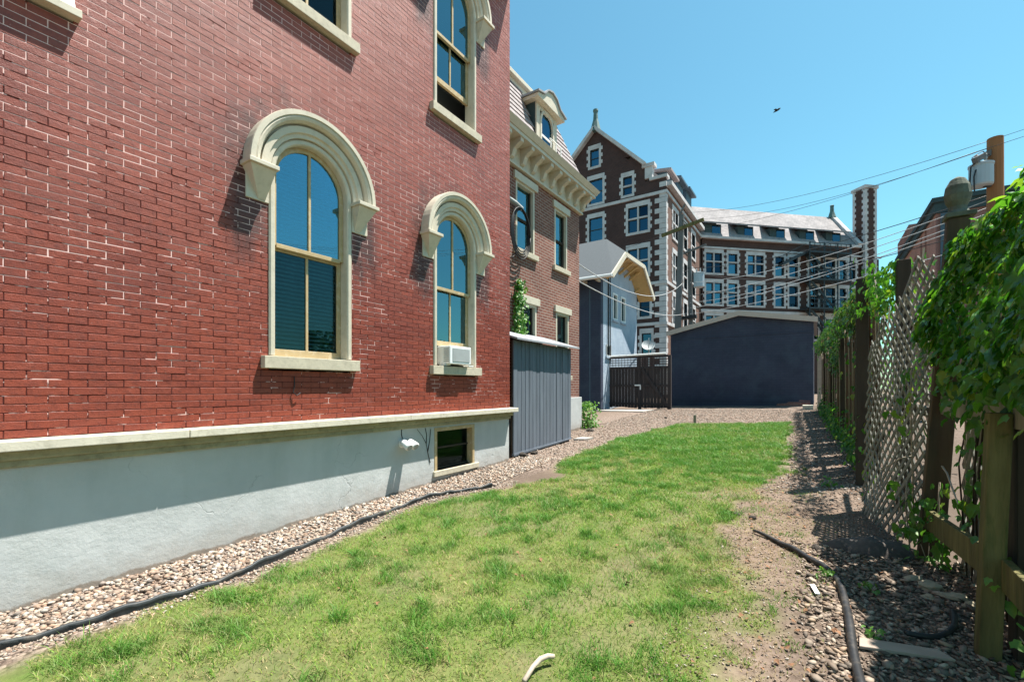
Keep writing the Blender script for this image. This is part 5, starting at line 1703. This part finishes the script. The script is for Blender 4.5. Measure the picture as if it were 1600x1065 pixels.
# trailing leaves on the near bay and lattice
IV2 = thing('ivy', 'loose strands of ivy hanging on the lattice beside the leaning post', 'ivy', (0.75, 5, 0.3))
P = []; Nn = []; Sz = []
strands = [(5.02, 1.75, 1.2, 0.66, 16), (4.55, 1.7, 0.5, 0.90, 34), (4.2, 1.6, 0.7, 0.93, 36), (3.75, 1.5, 1.0, 0.95, 22), (5.5, 1.5, 0.8, 0.62, 10), (4.95, 0.8, 0.35, 0.62, 26), (4.7, 0.85, 0.3, 0.78, 40), (6.2, 0.9, 0.4, 0.50, 8), (7.36, 1.25, 0.5, 0.48, 22)]
for y0, zt_, zb_, x0, k in strands:
    for i in range(k):
        f = random.random()
        P.append((x0 + random.gauss(0, 0.06), y0 + random.gauss(0, 0.09), zt_ + (zb_ - zt_) * f)); Nn.append((-1, random.gauss(-0.3, 0.5), random.gauss(0.4, 0.4))); Sz.append(random.uniform(0.05, 0.1))
for i in range(950):
    y0 = random.uniform(2.6, 4.9)
    P.append((1.14 + random.gauss(0, 0.07), y0, 0.22 + 1.35 * random.random() ** 0.9)); Nn.append((-1, random.gauss(-0.3, 0.5), random.gauss(0.4, 0.4))); Sz.append(random.uniform(0.05, 0.10))
leaves_mesh('foliage', np.array(P), np.array(Nn), np.array(Sz), 'ivy', IV2)
stems(IV2, [[(x0 + .02, y0, 0.25), (x0, y0 + .05, (zb_ + zt_) / 2), (x0, y0, zt_)] for y0, zt_, zb_, x0, k in strands], 0.006)
# clump on the dark posts mid-fence, hanging from the top
IV3 = thing('ivy', 'tumbling ivy on the dark posts above the lattice, some leaves browned', 'ivy', (0.6, 6.9, 2.4))
n = 420
yy = rng.uniform(6.35, 7.3, n); zz = 2.98 - rng.random(n) * 0.85 * (0.5 + 0.7 * vnoise(yy, yy * 0, 4, 3))
P = np.stack([np.array([fence_x(v) for v in yy]) + rng.normal(-0.02, 0.10, n), yy, zz], 1)
Nn = np.stack([-np.ones(n), rng.normal(-0.4, 0.5, n), 0.4 + rng.normal(0, 0.4, n)], 1)
leaves_mesh('foliage', P, Nn, rng.uniform(0.045, 0.085, n), 'ivy', IV3)
stems(IV3, [[(0.62, 6.8, 1.9), (0.6, 6.9, 2.5), (0.58, 7.0, 2.95)], [(0.60, 7.1, 2.1), (0.6, 7.15, 2.6), (0.58, 7.2, 2.9)]], 0.008)
IV4 = thing('ivy', 'dense green and dry ivy draped over the far brown boards', 'ivy', (0.4, 12, 0.4))
n = 5200
yy = rng.uniform(7.5, 18.8, n)
cover = vnoise(yy, yy * 0 + 3, 0.9, 12)
drop = 0.12 + 2.2 * np.clip(cover - 0.42, 0, 1)
zz = 2.80 + 0.012 * (yy - 7.5) + rng.normal(0, 0.07, n) + 0.22 * vnoise(yy, yy * 0, 1.7, 5) - rng.random(n) * drop * 1.5
P = np.stack([np.array([fence_x(v) for v in yy]) + rng.normal(-0.06, 0.07, n), yy, zz], 1)
Nn = np.stack([-np.ones(n), rng.normal(-0.4, 0.5, n), 0.5 + rng.normal(0, 0.4, n)], 1)
leaves_mesh('foliage', P, Nn, rng.uniform(0.05, 0.09, n), 'ivy_dry', IV4)
n = 1100
yy = rng.uniform(7.6, 18.5, n); zz = np.array([float(G(0.4, v)) for v in yy]) + np.abs(rng.normal(0, 0.28, n)) * vnoise(yy, yy * 0, 1.3, 9) * 1.6
P = np.stack([np.array([fence_x(v) for v in yy]) - np.abs(rng.normal(0.03, 0.07, n)), yy, zz + 0.03], 1)
leaves_mesh('low_foliage', P, np.stack([-np.ones(n), rng.normal(-0.3, 0.5, n), 0.7 + rng.normal(0, 0.4, n)], 1), rng.uniform(0.05, 0.085, n), 'ivy', IV4)
stems(IV4, [[(fence_x(y) - .02, y, 0.6), (fence_x(y) - .02, y + .1, 1.8), (fence_x(y) - .04, y, 2.8)] for y in np.arange(8, 18.5, 0.6)], 0.010)
# shrub behind the rear fence posts
BS = thing('shrub', 'dark leafy shrub showing over the fence below the rose building', 'shrub', (1.2, 9, 0.6))
n = 900
yy = rng.uniform(7.6, 11.5, n); rr_ = rng.random(n)
P = np.stack([1.25 + rng.normal(0, 0.35, n), yy, 3.4 - 0.12 * (yy - 7.6) - rng.random(n) * 1.8], 1)
leaves_mesh('foliage', P, np.stack([-np.ones(n), rng.normal(-0.4, 0.5, n), 0.5 + rng.normal(0, 0.4, n)], 1), rng.uniform(0.06, 0.11, n), 'ivy', BS)
stems(BS, [[(1.25, y, 0.5), (1.2, y + .1, 1.8), (1.25, y, 3.0)] for y in (8, 9, 10, 11)], 0.02)
# ivy on the townhouse wall above the shed
IV5 = thing('ivy', 'narrow climbing ivy on the townhouse wall above the shed roof', 'ivy', (-5.45, 8.3, 2.6))
n = 420
zz = rng.uniform(2.7, 3.95, n); w = 0.26 * (1 - 0.7 * (zz - 2.7) / 1.3)
P = np.stack([-5.44 + np.abs(rng.normal(0, 0.07, n)), 8.36 + rng.uniform(-1, 1, n) * w, zz], 1)
leaves_mesh('foliage', P, np.stack([np.ones(n), rng.normal(-0.4, 0.5, n), 0.5 + rng.normal(0, 0.4, n)], 1), rng.uniform(0.05, 0.085, n), 'ivy', IV5)
stems(IV5, [[(-5.47, 8.34, 2.5), (-5.47, 8.36, 3.3), (-5.47, 8.36, 3.95)]], 0.012)
# shrub at townhouse corner
SB = thing('shrub', 'small bright green bush at the foot of the townhouse corner', 'shrub', (-5.5, 11.95, 0.45))
n = 420
P = np.stack([-5.45 + rng.normal(0, 0.13, n), 12.05 + rng.normal(0, 0.20, n), 0.46 + rng.random(n) ** 1.3 * 0.75], 1)
leaves_mesh('foliage', P, rng.normal(0, 0.6, (n, 3)) + np.array([0.4, -0.3, 0.6]), rng.uniform(0.05, 0.085, n), 'weed', SB)
stems(SB, [[(-5.45, 12.0, 0.4), (-5.45 + random.gauss(0, .12), 12 + random.gauss(0, .15), 1.0)] for i in range(8)], 0.008)
# bare twigs sticking out of the fence
for p, q, lab in (((0.70, 6.7, 1.62), (0.58, 5.5, 1.42), 'pale bare twig poking out through the middle of the lattice'),
                  ((0.66, 4.9, 1.02), (0.45, 5.0, 0.86), 'short bare twig crossing the foot of the leaning post'),
                  ((0.76, 4.5, 1.0), (0.60, 3.2, 0.98), 'long thin bare twig across the near fence bay')):
    p, q = Vector(p), Vector(q)
    b = MB(); b.tube([p, p.lerp(q, 0.4) + Vector((0, 0, 0.03)), p.lerp(q, 0.75) + Vector((0.0, 0, 0.01)), q], [0.007, 0.006, 0.005, 0.003], 5)
    tag(b.build('twig', 'twig', smooth=True), lab, 'twig')

# ------------------------------------------------------------------ lawn edging, hoses, debris
def ribbon(pts, z0, h, th, name, m, steps=6):
    P2 = []
    for i in range(len(pts) - 1):
        for s in range(steps):
            f = s / steps
            p0 = Vector(pts[max(i - 1, 0)]); p1 = Vector(pts[i]); p2 = Vector(pts[i + 1]); p3 = Vector(pts[min(i + 2, len(pts) - 1)])
            P2.append(0.5 * ((2 * p1) + (-p0 + p2) * f + (2 * p0 - 5 * p1 + 4 * p2 - p3) * f * f + (-p0 + 3 * p1 - 3 * p2 + p3) * f ** 3))
    P2.append(Vector(pts[-1]))
    return P2
e2 = ribbon(EDGING, 0, 0, 0, '', '', 8)
b = MB()
base = 0
k = 6
for i, p in enumerate(e2):
    d = (e2[min(i + 1, len(e2) - 1)] - e2[max(i - 1, 0)]).normalized()
    nrm = Vector((d.y, -d.x))
    g = float(Gb(p.x, p.y))
    hh = 0.045 + 0.014 * math.sin(i * 0.45) + 0.008 * math.sin(i * 1.7)
    for dx, dz in ((-0.006, -0.05), (-0.006, hh - 0.02), (-0.014, hh), (0.0, hh + 0.012), (0.014, hh), (0.006, hh - 0.02), (0.006, -0.05)):
        b.v.append((p.x + nrm.x * dx, p.y + nrm.y * dx, g + dz))
k = 7
for i in range(len(e2) - 1):
    for j in range(k - 1):
        b.f.append((i * k + j, i * k + j + 1, (i + 1) * k + j + 1, (i + 1) * k + j)); b.mi.append(0)
tag(b.build('lawn_edging', 'edging', smooth=True), 'black plastic lawn edging curving between the gravel strip and the grass', 'edging')

HOSE = [(-0.50, 4.89), (-0.28, 4.68), (-0.115, 4.47), (0.05, 4.23), (0.13, 4.0), (0.16, 3.55), (0.165, 3.1), (0.18, 2.75), (0.2, 2.4)]
h2 = ribbon(HOSE, 0, 0, 0, '', '', 6)
b = MB(); b.tube([(p.x, p.y, float(Gb(p.x, p.y)) + 0.022 + 0.006 * math.sin(i * .8)) for i, p in enumerate(h2)], [0.012 + 0.012 * min(1, i / 8) for i in range(len(h2))], 8)
tag(b.build('edging_strip', 'black_rubber', smooth=True), 'loose black edging strip snaking over the gravel near the fence', 'edging')
b = MB()
h3 = ribbon([(0.42, 3.42), (0.56, 3.46), (0.66, 3.62), (0.70, 3.85)], 0, 0, 0, '', '', 6)
b.tube([(p.x, p.y, float(Gb(p.x, p.y)) + 0.02) for p in h3], 0.016, 8)
tag(b.build('edging_strip', 'black_rubber', smooth=True), 'short curved black strip lying in the shade by the mossy post', 'edging')

def lay(pts, z, th, name, m, label, cat, bevel=0.004):
    b = MB()
    lo = [(x, y, float(Gb(x, y)) + z) for x, y in pts]
    b.prism(lo, [(x, y, zz + th) for x, y, zz in lo])
    return tag(b.build(name, m, bevel=bevel), label, cat)
lay([(0.195, 3.14), (0.20, 3.24), (0.54, 3.30), (0.60, 3.23)], 0.012, 0.018, 'scrap_board', 'pale_wood', 'pale wooden scrap board half in shade on the gravel', 'board')
lay([(0.48, 2.86), (0.52, 2.93), (0.66, 2.88), (0.66, 2.83)], 0.012, 0.02, 'scrap_board', 'pale_wood', 'short pale scrap of wood beside the foot of the mossy post', 'board')
lay([(-0.04, 3.86), (-0.012, 3.87), (0.02, 3.72), (-0.008, 3.71)], 0.02, 0.006, 'paper_scrap', 'white', 'small white scrap lying on the gravel near the black strip', 'litter', 0)
lay([(-7.6, 17.5), (-7.4, 18.3), (-5.4, 18.3), (-5.6, 17.5)], -0.03, 0.07, 'concrete_slab', 'concrete', 'thin pale concrete slab on the gravel in front of the gate', 'slab')
lay([(-4.72, 9.62), (-4.45, 9.65), (-4.35, 9.95), (-4.68, 9.95)], -0.01, 0.05, 'paving_stone', 'concrete', 'flat grey paving stone at the far corner of the shed', 'stone')
lay([(-0.42, 19.3), (-0.1, 19.3), (-0.1, 19.7), (-0.42, 19.7)], 0.0, 0.14, 'concrete_block', 'cap_stone', 'pale block lying at the right end of the garage wall', 'block')
# bent bare stick at the bottom of the lawn
g0 = float(Gb(-1.23, 2.1))
b = MB(); b.tube([(-1.22, 1.93, g0 + 0.03), (-1.235, 2.04, g0 + 0.04), (-1.225, 2.10, g0 + 0.055), (-1.20, 2.14, g0 + 0.06), (-1.175, 2.165, g0 + 0.055)], [0.013, 0.013, 0.015, 0.014, 0.011], 9)
tag(b.build('bare_stick', 'bone', smooth=True), 'pale bent bare stick lying in the grass at the bottom edge', 'stick')
b = MB(); gs = float(G(-2.92, 13.8)); b.box(WORLD, -2.95, -2.88, gs - .05, gs + 0.26, 13.8, 13.85)
tag(b.build('stake', 'grey_wood', bevel=0.004), 'small dark wooden stake standing at the far edge of the lawn', 'stake')
# rumpled weed fabric
def lump(name, c, rx, ry, h, m, label, cat, seed, nseg=18):
    b = MB()
    vs = []; fs = []
    for i in range(nseg + 1):
        for j in range(nseg + 1):
            u = -1 + 2 * i / nseg; v = -1 + 2 * j / nseg
            x = c[0] + rx * u * (1 + 0.15 * math.sin(3 * v + seed)); y = c[1] + ry * v * (1 + 0.2 * math.sin(2 * u + seed))
            e = max(0, 1 - (u * u + v * v)) ** 0.7
            z = float(Gb(x, y)) - 0.04 + h * e * (0.5 + 0.9 * float(fnoise(x, y, 6, seed))) 
            vs.append((x, y, z))
    for i in range(nseg):
        for j in range(nseg):
            a = i * (nseg + 1) + j
            fs.append((a, a + 1, a + nseg + 2, a + nseg + 1))
    b.add(vs, fs)
    return tag(b.build(name, m, smooth=True), label, cat)
lump('weed_fabric', (0.36, 4.86), 0.30, 0.15, 0.17, 'fabric', 'rumpled dark weed fabric pushed up beside the lattice foot', 'fabric', 2)
def rock(name, c, s, m, label, cat, group=None, seed=1):
    bm = bmesh.new(); bmesh.ops.create_icosphere(bm, subdivisions=2, radius=1)
    r = random.Random(seed)
    fx, fy, fz = [r.uniform(0, 6) for _ in range(3)]
    for v in bm.verts:
        n_ = 1 + 0.18 * math.sin(3 * v.co.x + fx) + 0.15 * math.sin(4 * v.co.y + fy) + 0.12 * math.sin(5 * v.co.z + fz)
        v.co = Vector((v.co.x * s[0] * n_, v.co.y * s[1] * n_, v.co.z * s[2] * n_))
    me = bpy.data.meshes.new(name); bm.to_mesh(me); bm.free(); me.materials.append(MT[m])
    o = bpy.data.objects.new(name, me); C.objects.link(o)
    o.location = (c[0], c[1], float(Gb(c[0], c[1])) + s[2] * 0.45)
    o.rotation_euler.z = r.uniform(0, 3)
    return tag(o, label, cat, group)
for i, (x, y, s, w) in enumerate([(0.58, 4.36, .06, 'farthest left'), (0.65, 4.24, .085, 'largest'), (0.75, 4.12, .075, 'second from right'), (0.62, 4.06, .05, 'nearest'), (0.82, 4.02, .06, 'farthest right')]):
    rock('rock', (x, y), (s, s * .6, s * .4), 'rock', w + ' pale flat rock of the shaded row before the leaning post', 'rock', 'pale rocks in the shade by the fence', i)
for i, (x, y, s, lb) in enumerate([(-0.70, 5.35, .035, 'dark clod of soil at the edge of the lawn left of the other clod'), (-0.55, 5.3, .04, 'dark clod of soil just behind the start of the black strip'),
                                   (-4.62, 7.3, .10, 'dark broken stone under the near corner of the shed'), (-4.55, 7.55, .07, 'smaller dark stone under the shed boards'),
                                   (-5.05, 11.3, .10, 'brown stone at the foot of the townhouse foundation'), (-4.1, 15.2, .06, 'lone dark stone on the gravel behind the lawn'), (0.0, 4.72, .05, 'dark stone beside the black strip')]):
    rock('stone', (x, y), (s, s * .8, s * .6), 'dark_rock', lb, 'stone', None, 20 + i)
# weeds
for i, (x, y, s, lb) in enumerate([(0.31, 3.95, 0.05, 'small yellow green weed on the gravel at the edge of the fence shadow'), (0.14, 7.1, 0.09, 'leafy green weed in the soil by the fence shadow'),
                                   (0.72, 4.75, 0.16, 'clump of green weeds at the foot of the leaning post'), (0.95, 3.25, 0.2, 'broad leaved weed at the right edge behind the mossy post'),
                                   (0.06, 4.05, 0.05, 'tiny green weed beside the black strip on the gravel'), (0.28, 3.30, 0.05, 'tiny weed beside the pale scrap board')]):
    W = thing('weed', lb, 'weed', (x, y, float(Gb(x, y))))
    n = 16 if s < 0.12 else 46
    P = np.stack([x + rng.normal(0, s * .6, n), y + rng.normal(0, s * .6, n), float(Gb(x, y)) + 0.02 + rng.random(n) * s * (1.2 if s < .12 else 3.0)], 1)
    leaves_mesh('leaf', P, rng.normal(0, 0.5, (n, 3)) + np.array([-0.2, -0.4, 0.8]), rng.uniform(0.4, 0.8, n) * min(s, .1), 'weed', W)
    stems(W, [[(x, y, float(Gb(x, y))), (x + random.gauss(0, s * .3), y + random.gauss(0, s * .3), float(Gb(x, y)) + s)] for q in range(4)], 0.003)

# ------------------------------------------------------------------ pebbles
ICO = None
def ico_arrays():
    bm = bmesh.new(); bmesh.ops.create_icosphere(bm, subdivisions=1, radius=1)
    v = np.array([q.co[:] for q in bm.verts]); f = np.array([[w.index for w in q.verts] for q in bm.faces]); bm.free()
    return v, f
IV_, IF_ = ico_arrays()
def pebbles(name, xy, size, flat, cols):
    k = len(xy)
    z = Gb(xy[:, 0], xy[:, 1])
    a = rng.uniform(0, 2 * PI, k)
    sx = size * rng.uniform(0.7, 1.3, k); sy = size * rng.uniform(0.5, 0.95, k); sz = size * flat * rng.uniform(0.6, 1.2, k)
    V = IV_[None] * (1 + rng.uniform(-0.22, 0.22, (k, len(IV_), 1)))
    V = V * np.stack([sx, sy, sz], 1)[:, None]
    tx = rng.normal(0, 0.3, k)
    zt = V[..., 2] + V[..., 0] * tx[:, None]
    X = V[..., 0] * np.cos(a)[:, None] - V[..., 1] * np.sin(a)[:, None]
    Y = V[..., 0] * np.sin(a)[:, None] + V[..., 1] * np.cos(a)[:, None]
    W = np.stack([X + xy[:, 0:1], Y + xy[:, 1:2], zt + (z + sz * 0.35 + rng.random(k) * size * 0.5)[:, None]], -1).reshape(-1, 3)
    F = (IF_[None] + (np.arange(k) * len(IV_))[:, None, None]).reshape(-1, 3)
    me = bpy.data.meshes.new(name)
    me.vertices.add(len(W)); me.vertices.foreach_set("co", W.astype(np.float32).ravel())
    me.loops.add(F.size); me.loops.foreach_set("vertex_index", F.astype(np.int32).ravel())
    me.polygons.add(len(F)); me.polygons.foreach_set("loop_start", np.arange(0, F.size, 3, dtype=np.int32)); me.polygons.foreach_set("loop_total", np.full(len(F), 3, np.int32))
    me.update(calc_edges=True)
    ci = rng.integers(0, len(cols), k)
    cc = np.array(cols)[ci] * rng.uniform(0.65, 1.25, (k, 1)) * 0.66
    c4 = np.concatenate([np.repeat(cc, len(IV_), 0), np.ones((k * len(IV_), 1))], 1).astype(np.float32)
    at = me.color_attributes.new("tint", 'FLOAT_COLOR', 'POINT'); at.data.foreach_set("color", c4.ravel())
    me.materials.append(MT['pebble'])
    o = bpy.data.objects.new(name, me); C.objects.link(o)
    o['kind'] = 'stuff'
    return o
warm = [(0.50, 0.38, 0.29), (0.58, 0.48, 0.38), (0.40, 0.29, 0.22), (0.62, 0.55, 0.48), (0.33, 0.27, 0.23), (0.46, 0.31, 0.22)]
GF_ = 1.15
grey = [(0.27, 0.205, 0.155), (0.34, 0.265, 0.205), (0.20, 0.15, 0.115), (0.44, 0.355, 0.275), (0.15, 0.12, 0.095), (0.37, 0.265, 0.185)]
EX = np.array([p[0] for p in EDGING]); EY = np.array([p[1] for p in EDGING])
# left strip between wall and edging
n = 11000
y = rng.uniform(0.1, 7.4, n); lim = np.interp(y, EY, EX); lim = np.where(y > 5.1, -3.75 - (y - 5.1) * 0.1, lim)
x = -4.62 + (lim + 4.62) * rng.random(n)
pebbles('gravel', np.stack([x, y], 1), np.clip(rng.lognormal(-4.25, 0.35, n), 0.007, 0.03), 0.6, warm)
# thin scatter outside the edging
n = 1500
y = rng.uniform(0.3, 5.6, n); lim = np.interp(y, EY, EX)
x = lim + np.abs(rng.normal(0, 0.07, n)) + 0.02
pebbles('gravel', np.stack([x, y], 1), rng.uniform(0.006, 0.014, n), 0.6, warm)
# gravel behind the lawn and beside the shed
n = 26000
y = rng.uniform(6.5, 19.3, n); x = rng.uniform(-5.5, 0.6, n)
m_ = ~inpoly(x, y, LAWN) & (x < 0.7 - 0.045 * (y - 4.2)) & ~((x < -4.72) & (y < 9.5))
x, y = x[m_], y[m_]
pebbles('gravel', np.stack([x, y], 1), rng.uniform(0.009, 0.020, len(x)), 0.55, warm)
# flat dark stones on the right
n = 15000
y = rng.uniform(1.9, 4.85, n); x = rng.uniform(-0.3, 1.5, n)
m_ = (x > -0.12 + 0.14 * vnoise(x, y, 4, 2) - 0.1 * (y - 3)) & (rng.random(n) < 0.3 + 0.7 * sstep(x, -0.15, 0.15))
x, y = x[m_], y[m_]
pebbles('river_gravel', np.stack([x, y], 1), np.clip(rng.lognormal(-4.38, 0.42, len(x)), 0.005, 0.034), 0.36, [tuple(GF_ * q for q in g) for g in grey])
n = 9000
y = rng.uniform(1.9, 8.0, n); x = rng.uniform(-0.75, 0.75, n)
m_ = x < 0.72 - 0.045 * (y - 4.2)
pebbles('soil_crumb', np.stack([x[m_], y[m_]], 1), rng.uniform(0.003, 0.010, m_.sum()), 0.6, grey + warm)

# ------------------------------------------------------------------ grass
def grass(name, n, ylo, yhi, h, w, sparse):
    x = rng.uniform(-4.1, 0.1, n); y = rng.uniform(ylo, yhi, n)
    ok = lawn_amount(x, y)
    if sparse == 2:
        kc = n // 45
        cxy = np.stack([rng.uniform(-4.0, 0.0, kc), rng.uniform(ylo, yhi, kc)], 1)
        cxy = cxy[lawn_amount(cxy[:, 0], cxy[:, 1])]
        ii = rng.integers(0, len(cxy), n)
        sp_ = rng.uniform(0.015, 0.06, len(cxy))[ii]
        x = cxy[ii, 0] + rng.normal(0, 1, n) * sp_; y = cxy[ii, 1] + rng.normal(0, 1, n) * sp_
        ok = np.ones(n, bool)
    elif sparse:
        x = rng.uniform(-0.9, 0.25, n)
        ok = (fnoise(x, y, 3.2, 71) > 0.42) & (rng.random(n) < sstep(x, 0.25, -0.3))
    x, y = x[ok], y[ok]
    patch = fnoise(x, y, 1.1, 30); fine = fnoise(x, y, 5.0, 33)
    bare = sstep(fnoise(x, y, 0.9, 21), 0.5, 0.7) * sstep(x, -1.9, -0.4) * sstep(y, 8.5, 5.5)
    thin = sstep(fnoise(x, y, 2.3, 50), 0.56, 0.72) * sstep(y, 9.5, 6.5)
    keep = rng.random(len(x)) < np.clip(0.55 + 1.1 * (fine - 0.35) + 0.3 * sstep(y, 6, 9), 0.12, 1) * (1 - 0.85 * bare) * (1 - 0.42 * thin)
    x, y, patch, fine = x[keep], y[keep], patch[keep], fine[keep]
    k = len(x)
    lush = np.clip(sstep(fine, 0.5, 0.72) * 0.85 + 0.5 * sstep(y, 6.5, 9.5) + sstep(patch, 0.5, 0.7) * 0.3, 0, 1)
    if sparse == 2:
        lush = np.clip(lush + 0.6, 0, 1)
    H = h * rng.uniform(0.5, 1.2, k) * (0.7 + 0.7 * lush)
    Wd = w * rng.uniform(0.7, 1.3, k)
    a = rng.uniform(0, 2 * PI, k)
    lean = rng.uniform(0.5, 1.6, k) * H
    la = rng.uniform(0, 2 * PI, k)
    z = Gb(x, y) + (fnoise(x, y, 7, 4) - 0.5) * 0.015 - 0.004
    px_, py_ = np.cos(a) * Wd / 2, np.sin(a) * Wd / 2
    lx, ly = np.cos(la) * lean, np.sin(la) * lean
    V = np.empty((k, 5, 3))
    V[:, 0] = np.stack([x - px_, y - py_, z], 1); V[:, 1] = np.stack([x + px_, y + py_, z], 1)
    V[:, 2] = np.stack([x - px_ * .8 + lx * .35, y - py_ * .8 + ly * .35, z + H * .6], 1); V[:, 3] = np.stack([x + px_ * .8 + lx * .35, y + py_ * .8 + ly * .35, z + H * .6], 1)
    V[:, 4] = np.stack([x + lx, y + ly, z + H * .95], 1)
    F = (np.array([[0, 1, 3], [0, 3, 2], [2, 3, 4]])[None] + (np.arange(k) * 5)[:, None, None]).reshape(-1, 3)
    W = V.reshape(-1, 3)
    me = bpy.data.meshes.new(name)
    me.vertices.add(len(W)); me.vertices.foreach_set("co", W.astype(np.float32).ravel())
    me.loops.add(F.size); me.loops.foreach_set("vertex_index", F.astype(np.int32).ravel())
    me.polygons.add(len(F)); me.polygons.foreach_set("loop_start", np.arange(0, F.size, 3, dtype=np.int32)); me.polygons.foreach_set("loop_total", np.full(len(F), 3, np.int32))
    me.update(calc_edges=True)
    g1 = np.array([0.090, 0.225, 0.028]); g2 = np.array([0.31, 0.41, 0.062]); g3 = np.array([0.42, 0.335, 0.16]); g4 = np.array([0.045, 0.19, 0.020])
    r = rng.random(k)[:, None]
    c = g1 * r + g2 * (1 - r)
    straw = (rng.random(k) < 0.45 * (sparse == 1) + 0.15 + 0.35 * sstep(patch, 0.5, 0.3))[:, None]
    c = np.where(straw, g3 * rng.uniform(0.7, 1.2, (k, 1)), c)
    c = c * (1 - lush[:, None] * 0.75) + g4 * rng.uniform(0.7, 1.5, (k, 1)) * lush[:, None] * 0.75
    c4 = np.concatenate([np.repeat(c, 5, 0), np.ones((k * 5, 1))], 1).astype(np.float32)
    at = me.color_attributes.new("tint", 'FLOAT_COLOR', 'POINT'); at.data.foreach_set("color", c4.ravel())
    me.materials.append(MT['grass'])
    o = bpy.data.objects.new(name, me); C.objects.link(o)
    o['kind'] = 'stuff'
    return o
grass('grass', 130000, 0.6, 4.5, 0.040, 0.0042, 0)
grass('grass', 95000, 4.5, 8.5, 0.045, 0.0065, 0)
grass('grass', 75000, 8.5, 15.2, 0.060, 0.010, 0)
grass('grass_tufts', 22000, 0.8, 9.0, 0.062, 0.0048, 2)
grass('dry_grass', 26000, 1.7, 6.8, 0.030, 0.0042, 1)

# fallen leaves and chaff on the soil, the stones and the lawn
n = 420
y = rng.uniform(1.6, 9.0, n); x = np.where(rng.random(n) < 0.7, rng.uniform(-0.6, 0.7, n), rng.uniform(-3.5, -0.5, n))
m_ = x < 0.72 - 0.045 * np.maximum(0, y - 4.2)
x, y = x[m_], y[m_]
leaves_mesh('fallen_leaves', np.stack([x, y, Gb(x, y) + 0.022], 1), rng.normal(0, 0.3, (len(x), 3)) + np.array([0, 0, 1.0]), rng.uniform(0.015, 0.035, len(x)), 'dry_leaf')

# wire loop hanging under the big window, dead vines on the foundation
b = MB(); b.tube([RED.P(2.72, 1.69, 0.006), RED.P(2.72, 1.60, 0.012), RED.P(2.70, 1.53, 0.02), RED.P(2.735, 1.49, 0.03), RED.P(2.775, 1.52, 0.03)], 0.006, 6)
tag(b.build('wire_hook', 'cable', smooth=True), 'short dark wire hook hanging on the brick under the big window sill', 'hook')
b = MB()
for pts in ([(4.78, 0.50), (4.74, 0.62), (4.70, 0.78), (4.62, 0.90), (4.52, 1.0)], [(4.73, 0.66), (4.77, 0.82), (4.79, 0.98)], [(4.70, 0.78), (4.71, 0.90), (4.68, 1.0)]):
    b.tube([RED.P(t, z, -0.014) for t, z in pts], [0.006, 0.005, 0.004, 0.003, 0.002][:len(pts)], 5)
tag(b.build('dead_vine', 'dark_post', smooth=True), 'thin dead vine branching on the foundation left of the basement window', 'vine')

# more line clutter round the dark poles
for p, q, sg, lab in (((-7.4, 31, 9.3), (-1.5, 48, 11.5), 0.4, 'dark service line from the dark pole up to the long wing'),
                      ((-8.4, 30.8, 11.8), (-16, 28, 10.5), 0.4, 'dark line leaving the left end of the tilted crossarm'),
                      ((-7.1, 31.9, 8.2), (-10.9, 44, 9.4), 0.3, 'dark service line from the thin pole to the gabled block'),
                      ((-7.1, 32, 10.3), (-7.5, 31, 10.9), 0.05, 'short dark jumper line between the two dark poles'),
                      ((-7.2, 31.9, 9.6), (4.06, 17.7, 6.9), 0.5, 'dark sagging line from the thin pole to the brown pole'),
                      ((-7.6, 31, 7.6), (4.06, 17.7, 6.0), 0.35, 'dark lower line crossing before the fire escape')):
    wire(p, q, sg, 0.014, 'cable', lab)
